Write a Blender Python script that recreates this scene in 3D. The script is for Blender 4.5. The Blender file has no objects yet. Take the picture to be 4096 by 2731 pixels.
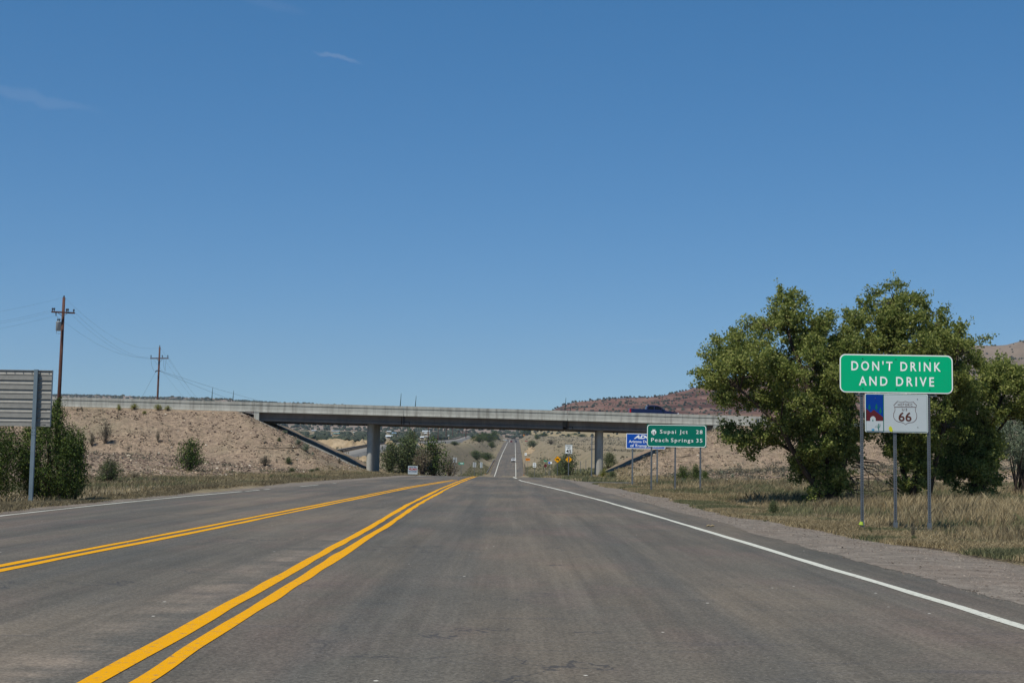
import bpy, math, random
import numpy as np
from mathutils import Vector
random.seed(7)
rng = np.random.default_rng(7)
sc = bpy.context.scene
col = sc.collection

# ------------------------------------------------------------------ camera
FPX = 5640.0; CAMH = 1.35
TH = math.atan(479.5 / FPX); RO = math.radians(0.9)
Fv = np.array([0, math.cos(TH), math.sin(TH)]); U0 = np.array([0, -math.sin(TH), math.cos(TH)]); R0 = np.array([1.0, 0, 0])
Rv = R0 * math.cos(RO) + U0 * math.sin(RO); Uv = U0 * math.cos(RO) - R0 * math.sin(RO)
cam = bpy.data.cameras.new("camera"); camo = bpy.data.objects.new("camera", cam); col.objects.link(camo)
cam.sensor_width = 36; cam.lens = 36 * FPX / 4096; cam.clip_start = 0.1; cam.clip_end = 30000
from mathutils import Matrix
m3 = Matrix(((Rv[0], Uv[0], -Fv[0]), (Rv[1], Uv[1], -Fv[1]), (Rv[2], Uv[2], -Fv[2])))
camo.matrix_world = Matrix.Translation((0, 0, CAMH)) @ m3.to_4x4()
sc.camera = camo

# ------------------------------------------------------------------ world and sun
SUN_AZ = math.radians(218); SUN_EL = math.radians(59)
sun_dir = Vector((math.sin(SUN_AZ) * math.cos(SUN_EL), math.cos(SUN_AZ) * math.cos(SUN_EL), math.sin(SUN_EL)))
w = bpy.data.worlds.new("World"); sc.world = w; w.use_nodes = True
nt = w.node_tree; nt.nodes.clear()
def WN(t, **k):
    n = nt.nodes.new(t)
    for a, b in k.items(): setattr(n, a, b)
    return n
sky = WN('ShaderNodeTexSky'); sky.sky_type = 'NISHITA'; sky.sun_disc = False
sky.sun_elevation = SUN_EL; sky.sun_rotation = SUN_AZ; sky.altitude = 1600; sky.air_density = 1.0; sky.dust_density = 0.0; sky.ozone_density = 2.0
SKY_STRENGTH = 0.10
tc = WN('ShaderNodeTexCoord')
def dirpx(px, py):
    d = Fv + (px - 2048) / FPX * Rv - (py - 1365.5) / FPX * Uv
    return d / np.linalg.norm(d)
def wisp(p0, p1, wid, amp, nscale):
    """a thin cirrus streak between two directions of the sky"""
    a, b = dirpx(*p0), dirpx(*p1); c = (a + b) / 2; c /= np.linalg.norm(c)
    al = b - a; L = np.linalg.norm(al) / 2; al /= np.linalg.norm(al); cr = np.cross(c, al)
    sub = WN('ShaderNodeVectorMath', operation='SUBTRACT'); sub.inputs[1].default_value = c
    nt.links.new(tc.outputs['Generated'], sub.inputs[0])
    noi = WN('ShaderNodeTexNoise'); noi.inputs['Scale'].default_value = nscale; noi.inputs['Detail'].default_value = 5
    nt.links.new(tc.outputs['Generated'], noi.inputs['Vector'])
    def dt(v, s):
        d = WN('ShaderNodeVectorMath', operation='DOT_PRODUCT'); d.inputs[1].default_value = v
        nt.links.new(sub.outputs[0], d.inputs[0])
        m = WN('ShaderNodeMath', operation='MULTIPLY'); m.inputs[1].default_value = 1 / s
        nt.links.new(d.outputs['Value'], m.inputs[0]); return m
    u = dt(al, L); v = dt(cr, wid)
    no = WN('ShaderNodeMath', operation='MULTIPLY_ADD'); no.inputs[1].default_value = 3.4; no.inputs[2].default_value = -1.7
    nt.links.new(noi.outputs['Fac'], no.inputs[0])
    v2 = WN('ShaderNodeMath', operation='ADD'); nt.links.new(v.outputs[0], v2.inputs[0]); nt.links.new(no.outputs[0], v2.inputs[1])
    uu = WN('ShaderNodeMath', operation='MULTIPLY'); nt.links.new(u.outputs[0], uu.inputs[0]); nt.links.new(u.outputs[0], uu.inputs[1])
    vv = WN('ShaderNodeMath', operation='MULTIPLY'); nt.links.new(v2.outputs[0], vv.inputs[0]); nt.links.new(v2.outputs[0], vv.inputs[1])
    s = WN('ShaderNodeMath', operation='ADD'); nt.links.new(uu.outputs[0], s.inputs[0]); nt.links.new(vv.outputs[0], s.inputs[1])
    m = WN('ShaderNodeMapRange'); m.interpolation_type = 'SMOOTHSTEP'
    m.inputs['From Min'].default_value = 1.0; m.inputs['From Max'].default_value = 0.0; m.inputs['To Max'].default_value = amp
    nt.links.new(s.outputs[0], m.inputs['Value'])
    return m.outputs[0]
hs = WN('ShaderNodeHueSaturation'); hs.inputs['Saturation'].default_value = 1.35; hs.inputs['Hue'].default_value = 0.494; hs.inputs['Value'].default_value = 0.95
nt.links.new(sky.outputs[0], hs.inputs['Color'])
gm = WN('ShaderNodeGamma'); gm.inputs['Gamma'].default_value = 0.67; nt.links.new(hs.outputs[0], gm.inputs['Color'])
ml = WN('ShaderNodeMix', data_type='RGBA'); ml.blend_type = 'MULTIPLY'; ml.inputs['Factor'].default_value = 1; nt.links.new(gm.outputs[0], ml.inputs['A']); ml.inputs['B'].default_value = (.91, 1.28, 1.70, 1)
cur = ml.outputs['Result']
for a in (((1235, 200), (1460, 258), 0.0020, 0.10, 90), ((-200, 300), (440, 470), 0.005, 0.05, 34), ((2400, 1372), (2740, 1362), 0.0012, 0.05, 60), ((900, -20), (1260, 60), 0.005, 0.025, 30)):
    f = wisp(*a)
    mx = WN('ShaderNodeMix', data_type='RGBA'); nt.links.new(f, mx.inputs['Factor']); nt.links.new(cur, mx.inputs['A'])
    mx.inputs['B'].default_value = (6.5, 6.6, 7.4, 1); cur = mx.outputs['Result']
bg = WN('ShaderNodeBackground'); bg.inputs['Strength'].default_value = SKY_STRENGTH
nt.links.new(cur, bg.inputs['Color'])
wo = WN('ShaderNodeOutputWorld'); nt.links.new(bg.outputs[0], wo.inputs['Surface'])
sl = bpy.data.lights.new("sun", 'SUN'); sl.energy = 4.5; sl.angle = math.radians(0.53); sl.color = (1.0, 0.94, 0.83)
so = bpy.data.objects.new("sun", sl); col.objects.link(so); so.rotation_euler = sun_dir.to_track_quat('Z', 'Y').to_euler()
sc.view_settings.view_transform = 'Standard'; sc.view_settings.look = 'None'; sc.view_settings.exposure = 0.0; sc.view_settings.gamma = 1
sc.render.engine = 'CYCLES'; sc.cycles.max_bounces = 6; sc.cycles.volume_bounces = 0

# ------------------------------------------------------------------ helpers
def at(px, py, Y):
    d = Fv + (px - 2048) / FPX * Rv - (py - 1365.5) / FPX * Uv
    p = d * Y / d[1]; p[2] += CAMH
    return p
def at_v(px, py, Y):
    d = Fv[None] + ((px - 2048) / FPX)[:, None] * Rv[None] - ((py - 1365.5) / FPX)[:, None] * Uv[None]
    p = d * (Y / d[:, 1])[:, None]; p[:, 2] += CAMH
    return p
def tag(o, label=None, cat=None, group=None, kind=None):
    if label: o['label'] = label
    if cat: o['category'] = cat
    if group: o['group'] = group
    if kind: o['kind'] = kind
    return o
def link(name, me, m=None, parent=None):
    o = bpy.data.objects.new(name, me); col.objects.link(o)
    if m is not None: me.materials.append(m)
    if parent is not None: o.parent = parent
    return o
def empty(name, loc, rz=0):
    o = bpy.data.objects.new(name, None); col.objects.link(o); o.location = loc; o.rotation_euler = (0, 0, rz); o.empty_display_size = .2
    return o
def npmesh(name, V, F, smooth=False):
    V = np.asarray(V, dtype=np.float32); F = np.asarray(F, dtype=np.int32)
    me = bpy.data.meshes.new(name); k = F.shape[1]
    me.vertices.add(len(V)); me.vertices.foreach_set('co', V.ravel())
    me.loops.add(F.size); me.loops.foreach_set('vertex_index', F.ravel())
    me.polygons.add(len(F)); me.polygons.foreach_set('loop_start', np.arange(0, F.size, k, dtype=np.int32))
    me.polygons.foreach_set('loop_total', np.full(len(F), k, dtype=np.int32))
    me.update(calc_edges=True)
    me.polygons.foreach_set('use_smooth', np.full(len(F), smooth))
    return me
class MB:
    def __init__(s): s.v = []; s.f = []
    def add(s, vs, fs):
        n = len(s.v); s.v += [tuple(map(float, p)) for p in vs]; s.f += [tuple(i + n for i in f) for f in fs]; return s
    def box(s, x0, x1, y0, y1, z0, z1):
        return s.add([(x0,y0,z0),(x1,y0,z0),(x1,y1,z0),(x0,y1,z0),(x0,y0,z1),(x1,y0,z1),(x1,y1,z1),(x0,y1,z1)],
                     [(0,3,2,1),(4,5,6,7),(0,1,5,4),(1,2,6,5),(2,3,7,6),(3,0,4,7)])
    def tube(s, pts, rad, n=6, cap=True):
        pts = [np.array(p, float) for p in pts]; m = len(pts)
        if not hasattr(rad, '__len__'): rad = [rad] * m
        base = len(s.v); prev = None
        for i in range(m):
            t = pts[min(i+1, m-1)] - pts[max(i-1, 0)]; t /= (np.linalg.norm(t) + 1e-9)
            a = np.array([0, 0, 1.0]) if abs(t[2]) < .9 else np.array([1.0, 0, 0])
            if prev is not None: a = prev
            b = np.cross(t, a); b /= np.linalg.norm(b) + 1e-9; a = np.cross(b, t); prev = a
            for k in range(n):
                an = 2 * math.pi * k / n; p = pts[i] + rad[i] * (math.cos(an) * a + math.sin(an) * b); s.v.append(tuple(p))
        for i in range(m - 1):
            for k in range(n):
                k2 = (k + 1) % n; s.f.append((base + i*n + k, base + i*n + k2, base + (i+1)*n + k2, base + (i+1)*n + k))
        if cap:
            s.f.append(tuple(base + k for k in range(n))[::-1]); s.f.append(tuple(base + (m-1)*n + k for k in range(n)))
        return s
    def prism_xz(s, pts, y0, y1):
        """pts outline in x,z (counter-clockwise seen from -y), extruded along y"""
        n = len(pts); vs = [(x, y0, z) for x, z in pts] + [(x, y1, z) for x, z in pts]
        fs = [tuple(range(n)), tuple(range(2*n-1, n-1, -1))] + [(i, i+n, (i+1) % n + n, (i+1) % n) for i in range(n)]
        return s.add(vs, fs)
    def ring_xz(s, outer, inner, y0, y1):
        n = len(outer); vs = [(x, y0, z) for x, z in outer] + [(x, y0, z) for x, z in inner] + [(x, y1, z) for x, z in outer] + [(x, y1, z) for x, z in inner]
        fs = []
        for i in range(n):
            j = (i+1) % n
            fs += [(i, j, n+j, n+i), (2*n+i, 3*n+i, 3*n+j, 2*n+j), (i, 2*n+i, 2*n+j, j), (n+i, n+j, 3*n+j, 3*n+i)]
        return s.add(vs, fs)
    def build(s, name, m=None, parent=None, smooth=False, bevel=0):
        me = bpy.data.meshes.new(name); me.from_pydata(s.v, [], s.f)
        import bmesh
        bm = bmesh.new(); bm.from_mesh(me); bmesh.ops.recalc_face_normals(bm, faces=bm.faces); bm.to_mesh(me); bm.free()
        if smooth:
            for p in me.polygons: p.use_smooth = True
        o = link(name, me, m, parent)
        if bevel:
            b = o.modifiers.new('bevel', 'BEVEL'); b.width = bevel; b.segments = 2; b.limit_method = 'ANGLE'
        return o
def rrect(x0, x1, z0, z1, r, n=6):
    pts = []
    for cx, cz, a0 in ((x1-r, z0+r, -90), (x1-r, z1-r, 0), (x0+r, z1-r, 90), (x0+r, z0+r, 180)):
        for k in range(n + 1):
            a = math.radians(a0 + 90 * k / n); pts.append((cx + r*math.cos(a), cz + r*math.sin(a)))
    return pts
def vnoise(x, y, s, seed=0):
    """smooth value noise"""
    x = np.asarray(x, float) / s + seed * 17.3; y = np.asarray(y, float) / s + seed * 9.1
    xi = np.floor(x).astype(np.int64); yi = np.floor(y).astype(np.int64); fx = x - xi; fy = y - yi
    fx = fx*fx*(3-2*fx); fy = fy*fy*(3-2*fy)
    def hsh(a, b):
        n = (a * 374761393 + b * 668265263 + seed * 982451653) & 0x7fffffff
        n = ((n ^ (n >> 13)) * 1274126177) & 0x7fffffff
        return ((n ^ (n >> 16)) & 0xffff) / 65535.0
    return (hsh(xi,yi)*(1-fx)+hsh(xi+1,yi)*fx)*(1-fy) + (hsh(xi,yi+1)*(1-fx)+hsh(xi+1,yi+1)*fx)*fy - .5
def sstep(a, b, x):
    t = np.clip((x - a) / (b - a), 0, 1); return t*t*(3-2*t)
def lin(h):
    h = h.lstrip('#'); c = [int(h[i:i+2], 16) / 255 for i in (0, 2, 4)]
    return tuple((v/12.92 if v <= .04045 else ((v+.055)/1.055)**2.4) for v in c) + (1,)

# ------------------------------------------------------------------ materials
class Mat:
    def __init__(s, name, rough=.9, spec=.3):
        s.m = bpy.data.materials.new(name); s.m.use_nodes = True; s.t = s.m.node_tree
        s.b = s.t.nodes['Principled BSDF']; s.b.inputs['Roughness'].default_value = rough; s.b.inputs['Specular IOR Level'].default_value = spec
        s.tc = s.t.nodes.new('ShaderNodeTexCoord'); s.vec = s.tc.outputs['Object']
    def n(s, t, **k):
        x = s.t.nodes.new(t)
        for a, b in k.items():
            if a in x.inputs: x.inputs[a].default_value = b
            else: setattr(x, a, b)
        return x
    def l(s, a, b): s.t.links.new(a, b)
    def mapping(s, scale, rot=(0,0,0), vec=None):
        mp = s.n('ShaderNodeMapping'); mp.inputs['Scale'].default_value = scale; mp.inputs['Rotation'].default_value = rot
        s.l(vec or s.vec, mp.inputs['Vector']); return mp.outputs[0]
    def noise(s, scale, detail=4, rough=.6, vec=None, dist=0):
        x = s.n('ShaderNodeTexNoise'); x.inputs['Scale'].default_value = scale; x.inputs['Detail'].default_value = detail
        x.inputs['Roughness'].default_value = rough; x.inputs['Distortion'].default_value = dist
        s.l(vec or s.vec, x.inputs['Vector']); return x.outputs['Fac']
    def voro(s, scale, feature='F1', vec=None, out='Distance', rnd=1):
        x = s.n('ShaderNodeTexVoronoi', feature=feature); x.inputs['Scale'].default_value = scale; x.inputs['Randomness'].default_value = rnd
        s.l(vec or s.vec, x.inputs['Vector']); return x.outputs[out]
    def ramp(s, fac, stops, interp='LINEAR'):
        r = s.n('ShaderNodeValToRGB'); r.color_ramp.interpolation = interp; e = r.color_ramp.elements
        while len(e) > 1: e.remove(e[-1])
        e[0].position = stops[0][0]; e[0].color = stops[0][1] if len(stops[0][1]) == 4 else stops[0][1] + (1,)
        for p, c in stops[1:]:
            q = e.new(p); q.color = c if len(c) == 4 else tuple(c) + (1,)
        s.l(fac, r.inputs[0]); return r.outputs[0]
    def mr(s, v, a, b, c=0, d=1):
        x = s.n('ShaderNodeMapRange'); x.inputs[1].default_value = a; x.inputs[2].default_value = b; x.inputs[3].default_value = c; x.inputs[4].default_value = d
        s.l(v, x.inputs[0]); return x.outputs[0]
    def mix(s, f, a, b, mode='MIX'):
        x = s.n('ShaderNodeMix', data_type='RGBA'); x.blend_type = mode
        for v, k in ((f, 'Factor'), (a, 'A'), (b, 'B')):
            if hasattr(v, 'links'): s.l(v, x.inputs[k])
            else: x.inputs[k].default_value = v
        return x.outputs['Result']
    def math(s, op, a, b=0.0):
        x = s.n('ShaderNodeMath', operation=op)
        for v, k in ((a, 0), (b, 1)):
            if hasattr(v, 'links'): s.l(v, x.inputs[k])
            else: x.inputs[k].default_value = v
        return x.outputs[0]
    def col(s, c):
        if hasattr(c, 'links'): s.l(c, s.b.inputs['Base Color'])
        else: s.b.inputs['Base Color'].default_value = c
        return s
    def bump(s, h, strength=.4, dist=.02):
        x = s.n('ShaderNodeBump'); x.inputs['Strength'].default_value = strength; x.inputs['Distance'].default_value = dist
        s.l(h, x.inputs['Height']); s.l(x.outputs[0], s.b.inputs['Normal']); return s
g = lambda v: (v, v, v, 1)
def plain(name, c, rough=.6, spec=.4, metal=0, dirt=.12, scale=3.0):
    M = Mat(name, rough, spec); M.b.inputs['Metallic'].default_value = metal
    n = M.noise(scale, 6); f = M.mr(n, .3, .75, 1 - dirt, 1 + dirt * .3)
    mlt = M.mix(1.0, c, f, 'MULTIPLY'); M.col(mlt); return M.m
def leafmat(name, stops, trans=.35, nscale=.6, island=True):
    """each leaf its own tint, plus drifts of tint through the crown"""
    M = Mat(name, .75, .2)
    ge = M.n('ShaderNodeNewGeometry'); ns = M.noise(nscale, 3)
    f = M.math('ADD', M.math('MULTIPLY', ge.outputs['Random Per Island'], .6), M.math('MULTIPLY', ns, .55))
    c = M.ramp(f, stops); M.col(c)
    if trans:
        tr = M.n('ShaderNodeBsdfTranslucent'); M.l(c, tr.inputs['Color'])
        mx = M.n('ShaderNodeMixShader'); mx.inputs[0].default_value = trans
        M.l(M.b.outputs[0], mx.inputs[1]); M.l(tr.outputs[0], mx.inputs[2])
        M.l(mx.outputs[0], M.t.nodes['Material Output'].inputs['Surface'])
    return M.m

# ------------------------------------------------------------------ terrain function
ZR = np.array([(-400,0),(0,0),(124,0),(150,-.3),(200,-1.5),(280,-4.2),(350,-5.6),(430,-5.2),(500,-3.4),(560,-1.0),(620,1.5),(800,6.8),(1000,12.0),(1176,17.0),(1230,17.9),(1300,18.6),(1400,20.2),(1800,31),(2170,41),(2700,57),(4000,84),(9000,120)], float)
ZS = np.array([(-400,0),(0,0),(140,0),(170,.1),(230,1.0),(330,3.6),(480,6.5),(650,9.5),(1000,17.5),(1500,29),(2200,47),(3000,66),(4000,84),(9000,120)], float)
def smooth_interp(y, P, wd=.06):
    y = np.asarray(y, float); o = 0
    for k in (-1.5, -.75, 0, .75, 1.5): o = o + np.interp(y + k * wd * np.abs(y), P[:,0], P[:,1])
    return o / 5
def zr(y): return np.where(np.asarray(y) < 115, 0.0, smooth_interp(y, ZR, .022))
def zs(y): return smooth_interp(y, ZS)
XC = np.array([(-60,-1.2),(100,-2.4),(140,-2.6),(500,-1.2),(1176,1.2),(2170,5),(9000,36)], float)
def xc(y): return np.interp(y, XC[:,0], XC[:,1])
# outlines on the flat ground, from the photograph
EDGE_R = np.array([(-40,5.3),(14,5.0),(20.8,4.92),(30.2,4.9),(54.6,4.5),(80,4.15),(100,4.3),(125,3.2),(150,3.0),(500,4.9),(1176,7.8),(2170,12),(6000,30)], float)
EDGE_L = np.array([(-40,-10.6),(30,-11.35),(47.6,-11.3),(61.5,-10.6),(85.7,-9.6),(129,-7.4),(150,-7.6),(500,-7.0),(1176,-5.6),(2170,-1.5),(6000,14)], float)
GRASS_R = np.array([(-40,9.0),(20.9,7.5),(26.9,6.8),(38.5,6.0),(64.6,6.3),(91,5.2),(128,3.9),(150,3.4)], float)
GRASS_L = np.array([(-40,-11.0),(33,-11.75),(59,-11.8),(75,-11.9),(97,-10.8),(131.7,-9.0),(150,-8.0)], float)
ZTOP = np.array([(-400,9.0),(-120,7.75),(-47,7.42),(-26,7.19),(0,6.90),(21.2,6.60),(60,6.0),(400,5.0)], float)
def ztop(x): return np.interp(x, ZTOP[:,0], ZTOP[:,1])
YB0, YB1 = 150.0, 162.0
def Hf(x, y, detail=True):
    x = np.asarray(x, float); y = np.asarray(y, float); x, y = np.broadcast_arrays(x, y)
    r, s = zr(y), zs(y)
    hw = np.interp(y, [0,130,500,2000], [7.4,6.6,6.4,7]); d = np.abs(x - xc(y)) - hw
    bl = sstep(1.0, np.interp(y, [0,150,300,500,700], [6,8,16,17,12]), d)
    side = s + sstep(0, 30, d) * (vnoise(x, y, 60, 3) * .8 + vnoise(x, y, 22, 4) * .35) * np.clip(y / 250, 0, 1.6)
    side = side + np.where(y > 900, vnoise(x, y, 260, 5) * 5 * sstep(60, 400, np.abs(x - xc(y))) * sstep(900, 1600, y), 0)
    z = r * (1 - bl) + side * bl
    # low bank of earth under the embankment, then the embankment itself
    toeL = np.interp(y, [55,75,107,145,168,190], [-24,-21.5,-19.6,-15.4,-15.4,-17]); toeR = np.interp(y, [60,95,110,145,168,190], [30,17,13.5,10.4,10.4,12])
    dx = np.where(x < -2, toeL - x, x - toeR)
    zt = ztop(x) - 1.02
    near = zt - (149.6 - y) * .40; far = zt - (y - 163.5) * .42
    body = np.minimum(np.minimum(near, far), np.minimum(zt, .1 + dx * .45))
    low = np.clip(dx, 0, 16) * .055 + np.clip(dx - 2, 0, 22) * .03 * np.where(x < 0, 1.0, .6)
    low = low * sstep(60, 100, y) * (1 - sstep(150, 200, y))
    low = np.where((x > 0) & (y < 104), low * .25, low)
    e = np.maximum(body, -3)
    base = z + low
    k = 1.2; h = np.clip(.5 + .5 * (e - base) / k, 0, 1)
    z = base * (1 - h) + e * h + k * h * (1 - h) * .45
    top = (y > 148.6) & (y < 164) & (dx > 13.5)
    z = np.where(top, np.minimum(z, zt), z)
    emb = sstep(-.2, 1.2, e - base)
    if detail:
        rgh = sstep(.5, 3, d) * (y > 2)
        z = z + rgh * (vnoise(x, y, 3.1, 6) * .10 + vnoise(x, y, 1.1, 7) * .05 + vnoise(x, y, 9, 8) * .22) * (1 - .75 * top)
        z = z + emb * (1 - top) * (vnoise(x * 2.2, y, 2.4, 9) * .42 + vnoise(x, y, 1.3, 10) * .2 + vnoise(x, y * .5, 6, 11) * .5) * (1 - sstep(146.5, 149, y) * (1 - sstep(163, 165, y)))
    return z
def H(x, y): return float(Hf(x, y))
def hit(px, py, y0=20, y1=4000):
    """where the line of sight through a point of the photograph meets the ground"""
    d = Fv + (px - 2048) / FPX * Rv - (py - 1365.5) / FPX * Uv; d = d / d[1]
    ys = np.geomspace(y0, y1, 1500); X = d[0] * ys; Z = CAMH + d[2] * ys; below = np.where(Z < Hf(X, ys))[0]
    i = below[0] if len(below) else len(ys) - 1
    return float(X[i]), float(ys[i]), H(X[i], ys[i])

# ------------------------------------------------------------------ ground sheet
def graded(a, b, step, grow, limit):
    v = list(np.arange(a, b + 1e-6, step)); s = step
    while v[-1] < limit: s *= grow; v.append(v[-1] + s)
    return v
ys = [-400,-150,-70] + graded(-40, 215, 1.25, 1.035, 4150)
xp = graded(0, 62, 1.0, 1.065, 3300); xs = [-v for v in xp[:0:-1]] + xp
X, Y = np.meshgrid(xs, ys); Z = Hf(X, Y)
def corridor(X, Y):
    er = np.interp(Y, EDGE_R[:,0], EDGE_R[:,1]); el = np.interp(Y, EDGE_L[:,0], EDGE_L[:,1]); return np.minimum(er - X, X - el)
ins = corridor(X, Y)
gr = np.where(Y < 150, np.minimum(np.interp(Y, GRASS_R[:,0], GRASS_R[:,1]) - X, X - np.interp(Y, GRASS_L[:,0], GRASS_L[:,1])), ins)
Z = Z - (.10 + .7 * sstep(150, 260, Y)) * sstep(-.6, .6, np.maximum(gr, ins))
ny, nx = X.shape
V = np.stack([X, Y, Z], -1).reshape(-1, 3)
idx = np.arange(ny * nx).reshape(ny, nx)
Fq = np.stack([idx[:-1,:-1], idx[:-1,1:], idx[1:,1:], idx[1:,:-1]], -1).reshape(-1, 4)
gme = npmesh('ground', V, Fq, True)
# which soil lies where: bare stony earth on the embankments, dry grass elsewhere
toeLx = np.interp(Y, [55,75,107,145,168,190], [-24,-21.5,-19.6,-15.4,-15.4,-17]); toeRx = np.interp(Y, [60,95,110,145,168,190], [30,17,13.5,10.4,10.4,12])
soil = np.where(X < 0, sstep(-.5, 2.5, toeLx - X), sstep(0, 4, X - toeRx)) * sstep(62, 74, Y + vnoise(X, Y, 5, 21) * 6) * (1 - sstep(175, 200, Y))
soil = np.where((X > 0), soil * sstep(99, 106, Y), soil)
at_ = gme.attributes.new('soil', 'FLOAT', 'POINT'); at_.data.foreach_set('value', soil.ravel().astype(np.float32))
conc = sstep(149, 150, Y) * (1 - sstep(162, 163, Y)) * ((X < -15) & (X > -29) | (X > 10) & (X < 23)).astype(float)
at_ = gme.attributes.new('conc', 'FLOAT', 'POINT'); at_.data.foreach_set('value', conc.ravel().astype(np.float32))
M = Mat('ground earth', .95, .1)
a1 = M.n('ShaderNodeAttribute', attribute_name='soil'); a2 = M.n('ShaderNodeAttribute', attribute_name='conc')
big = M.noise(.05, 5); mid = M.noise(.6, 6, .7); fine = M.noise(7, 5, .7)
dry = M.ramp(mid, [(.3, lin('#6f6552')), (.5, lin('#847862')), (.7, lin('#978971'))])
green = M.ramp(fine, [(.3, lin('#5b5b44')), (.7, lin('#7f785c'))])
dry = M.mix(M.mr(big, .48, .64, 0, .55), dry, green)
spk = M.voro(.45, vec=M.mapping((1, .45, 1))); dry = M.mix(M.math('MULTIPLY', M.mr(spk, .30, .12), M.mr(M.noise(.02, 3), .42, .6, .25, .9)), dry, lin('#5c5b40'))
soilc = M.ramp(M.noise(1.4, 7, .75), [(.3, lin('#675a4e')), (.46, lin('#857463')), (.6, lin('#9b8873')), (.8, lin('#ae9a84'))])
v1 = M.voro(4.2, vec=M.mapping((1, 1, 1))); soilc = M.mix(M.math('MULTIPLY', M.mr(v1, .30, .12), M.mr(M.noise(1.1, 4), .38, .5)), soilc, lin('#574a41'))
v2 = M.voro(3.1, vec=M.mapping((1.1, 1, 1), (0, 0, .7))); soilc = M.mix(M.math('MULTIPLY', M.mr(v2, .2, .08), M.mr(M.noise(2.3, 3), .5, .6)), soilc, lin('#c4b49d'))
soilc = M.mix(M.mr(M.noise(2.6, 8, .8), .50, .60, 0, .6), soilc, lin('#554b42')); soilc = M.mix(M.mr(M.noise(.11, 5), .5, .68, 0, .55), soilc, lin('#746f5a'))
c = M.mix(M.math('MULTIPLY', a1.outputs['Fac'], M.mr(M.noise(.7, 4), .2, .5, .55, 1)), dry, soilc)
c = M.mix(M.math('MULTIPLY', a2.outputs['Fac'], .85), c, lin('#8b8d88'))
M.col(c); M.bump(M.math('ADD', fine, M.math('MULTIPLY', v1, .8)), .6, .08)
ground = link('ground', gme, M.m); tag(ground, kind='structure')

# ------------------------------------------------------------------ road, shoulders, side road
def strip(name, ysl, xl, xr, zf, mat, nseg=1):
    vs = []; fs = []
    for i, y in enumerate(ysl):
        for k in range(nseg + 1):
            x = xl[i] + (xr[i] - xl[i]) * k / nseg; vs.append((x, y, float(zf(x, y))))
    w_ = nseg + 1
    for i in range(len(ysl) - 1):
        for k in range(nseg): fs.append((i*w_+k, i*w_+k+1, (i+1)*w_+k+1, (i+1)*w_+k))
    return link(name, npmesh(name, vs, fs, True), mat)
yroad = np.array(graded(-40, 200, 1.0, 1.03, 3400))
jit = lambda y, a, sd, s=1.2: vnoise(y, y * 0, s, sd) * a + vnoise(y, y * 0, s * 4, sd + 1) * a * 1.5
M = Mat('asphalt', .88, .25)
bg_ = M.noise(.22, 4, .6, vec=M.mapping((1, .35, 1)))
c = M.ramp(bg_, [(.32, lin('#514f48')), (.5, lin('#605a50')), (.64, lin('#6e6456'))])
c = M.mix(M.mr(M.noise(.5, 3, vec=M.mapping((1, .5, 1), (0, 0, .15))), .5, .68, 0, .45), c, lin('#6d5d55'))
# wheel-polished bands run along the lane
wv = M.noise(.9, 2, .5, vec=M.mapping((1, .015, 1))); c = M.mix(M.mr(wv, .5, .62, 0, .4), c, lin('#4a4b48'))
c = M.mix(M.mr(M.noise(.35, 4, vec=M.mapping((1, .55, 1))), .6, .75, 0, .5), c, lin('#55534f'))
# scuffs dragged across and pale dust drifts in the turning lane
sc1 = M.noise(1.0, 5, .65, vec=M.mapping((.45, 3.2, 1), (0, 0, .12))); c = M.mix(M.mr(sc1, .58, .70, 0, .35), c, lin('#48474a'))
sx = M.n('ShaderNodeSeparateXYZ'); M.l(M.vec, sx.inputs[0])
band = M.math('MULTIPLY', M.mr(M.math('ABSOLUTE', M.math('ADD', sx.outputs[0], 2.95)), .55, .0), M.mr(M.math('ABSOLUTE', M.math('ADD', sx.outputs[1], -14)), 14, 6))
du = M.math('MULTIPLY', band, M.mr(M.noise(1.1, 5, .7, vec=M.mapping((.8, 1.1, 1))), .40, .62)); c = M.mix(M.math('MULTIPLY', du, .75), c, lin('#86796a'))
fn = M.noise(30, 4, .8); c = M.mix(1.0, c, M.mr(fn, .4, .6, .70, 1.32), 'MULTIPLY'); c = M.mix(1.0, c, M.mr(M.noise(9, 5, .8), .38, .62, .90, 1.10), 'MULTIPLY'); c = M.mix(1.0, c, M.mr(M.noise(2.2, 5, .8, vec=M.mapping((1, .7, 1))), .38, .62, .95, 1.05), 'MULTIPLY'); c = M.mix(1.0, c, M.mr(M.noise(1.6, 4, .7, vec=M.mapping((1, .03, 1))), .38, .62, .88, 1.12), 'MULTIPLY'); c = M.mix(1.0, c, M.mr(M.noise(9, 3, .7, vec=M.mapping((1, .02, 1))), .38, .62, .94, 1.06), 'MULTIPLY')
gg = M.voro(24); c = M.mix(M.mr(gg, .10, .05), c, lin('#a7a49c'))
g3 = M.voro(1.7); c = M.mix(M.mr(g3, .035, .02), c, lin('#d8d4c8'))
dv = M.n('ShaderNodeVectorMath', operation='ADD'); nz = M.n('ShaderNodeTexNoise'); nz.inputs['Scale'].default_value = .9; nz.inputs['Detail'].default_value = 6
M.l(M.vec, nz.inputs['Vector']); sc_ = M.n('ShaderNodeVectorMath', operation='SCALE'); sc_.inputs['Scale'].default_value = 1.6; M.l(nz.outputs['Color'], sc_.inputs[0])
M.l(M.mapping((.16, .22, 1)), dv.inputs[0]); M.l(sc_.outputs[0], dv.inputs[1])
ck = M.voro(1.0, 'DISTANCE_TO_EDGE', vec=dv.outputs[0]); crk = M.math('MULTIPLY', M.mr(ck, .012, .004), M.mr(M.noise(.17, 3), .5, .56)); c = M.mix(M.math('MULTIPLY', crk, .7), c, lin('#38383a'))
M.col(c); M.bump(fn, .35, .012); asphalt = M.m
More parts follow.
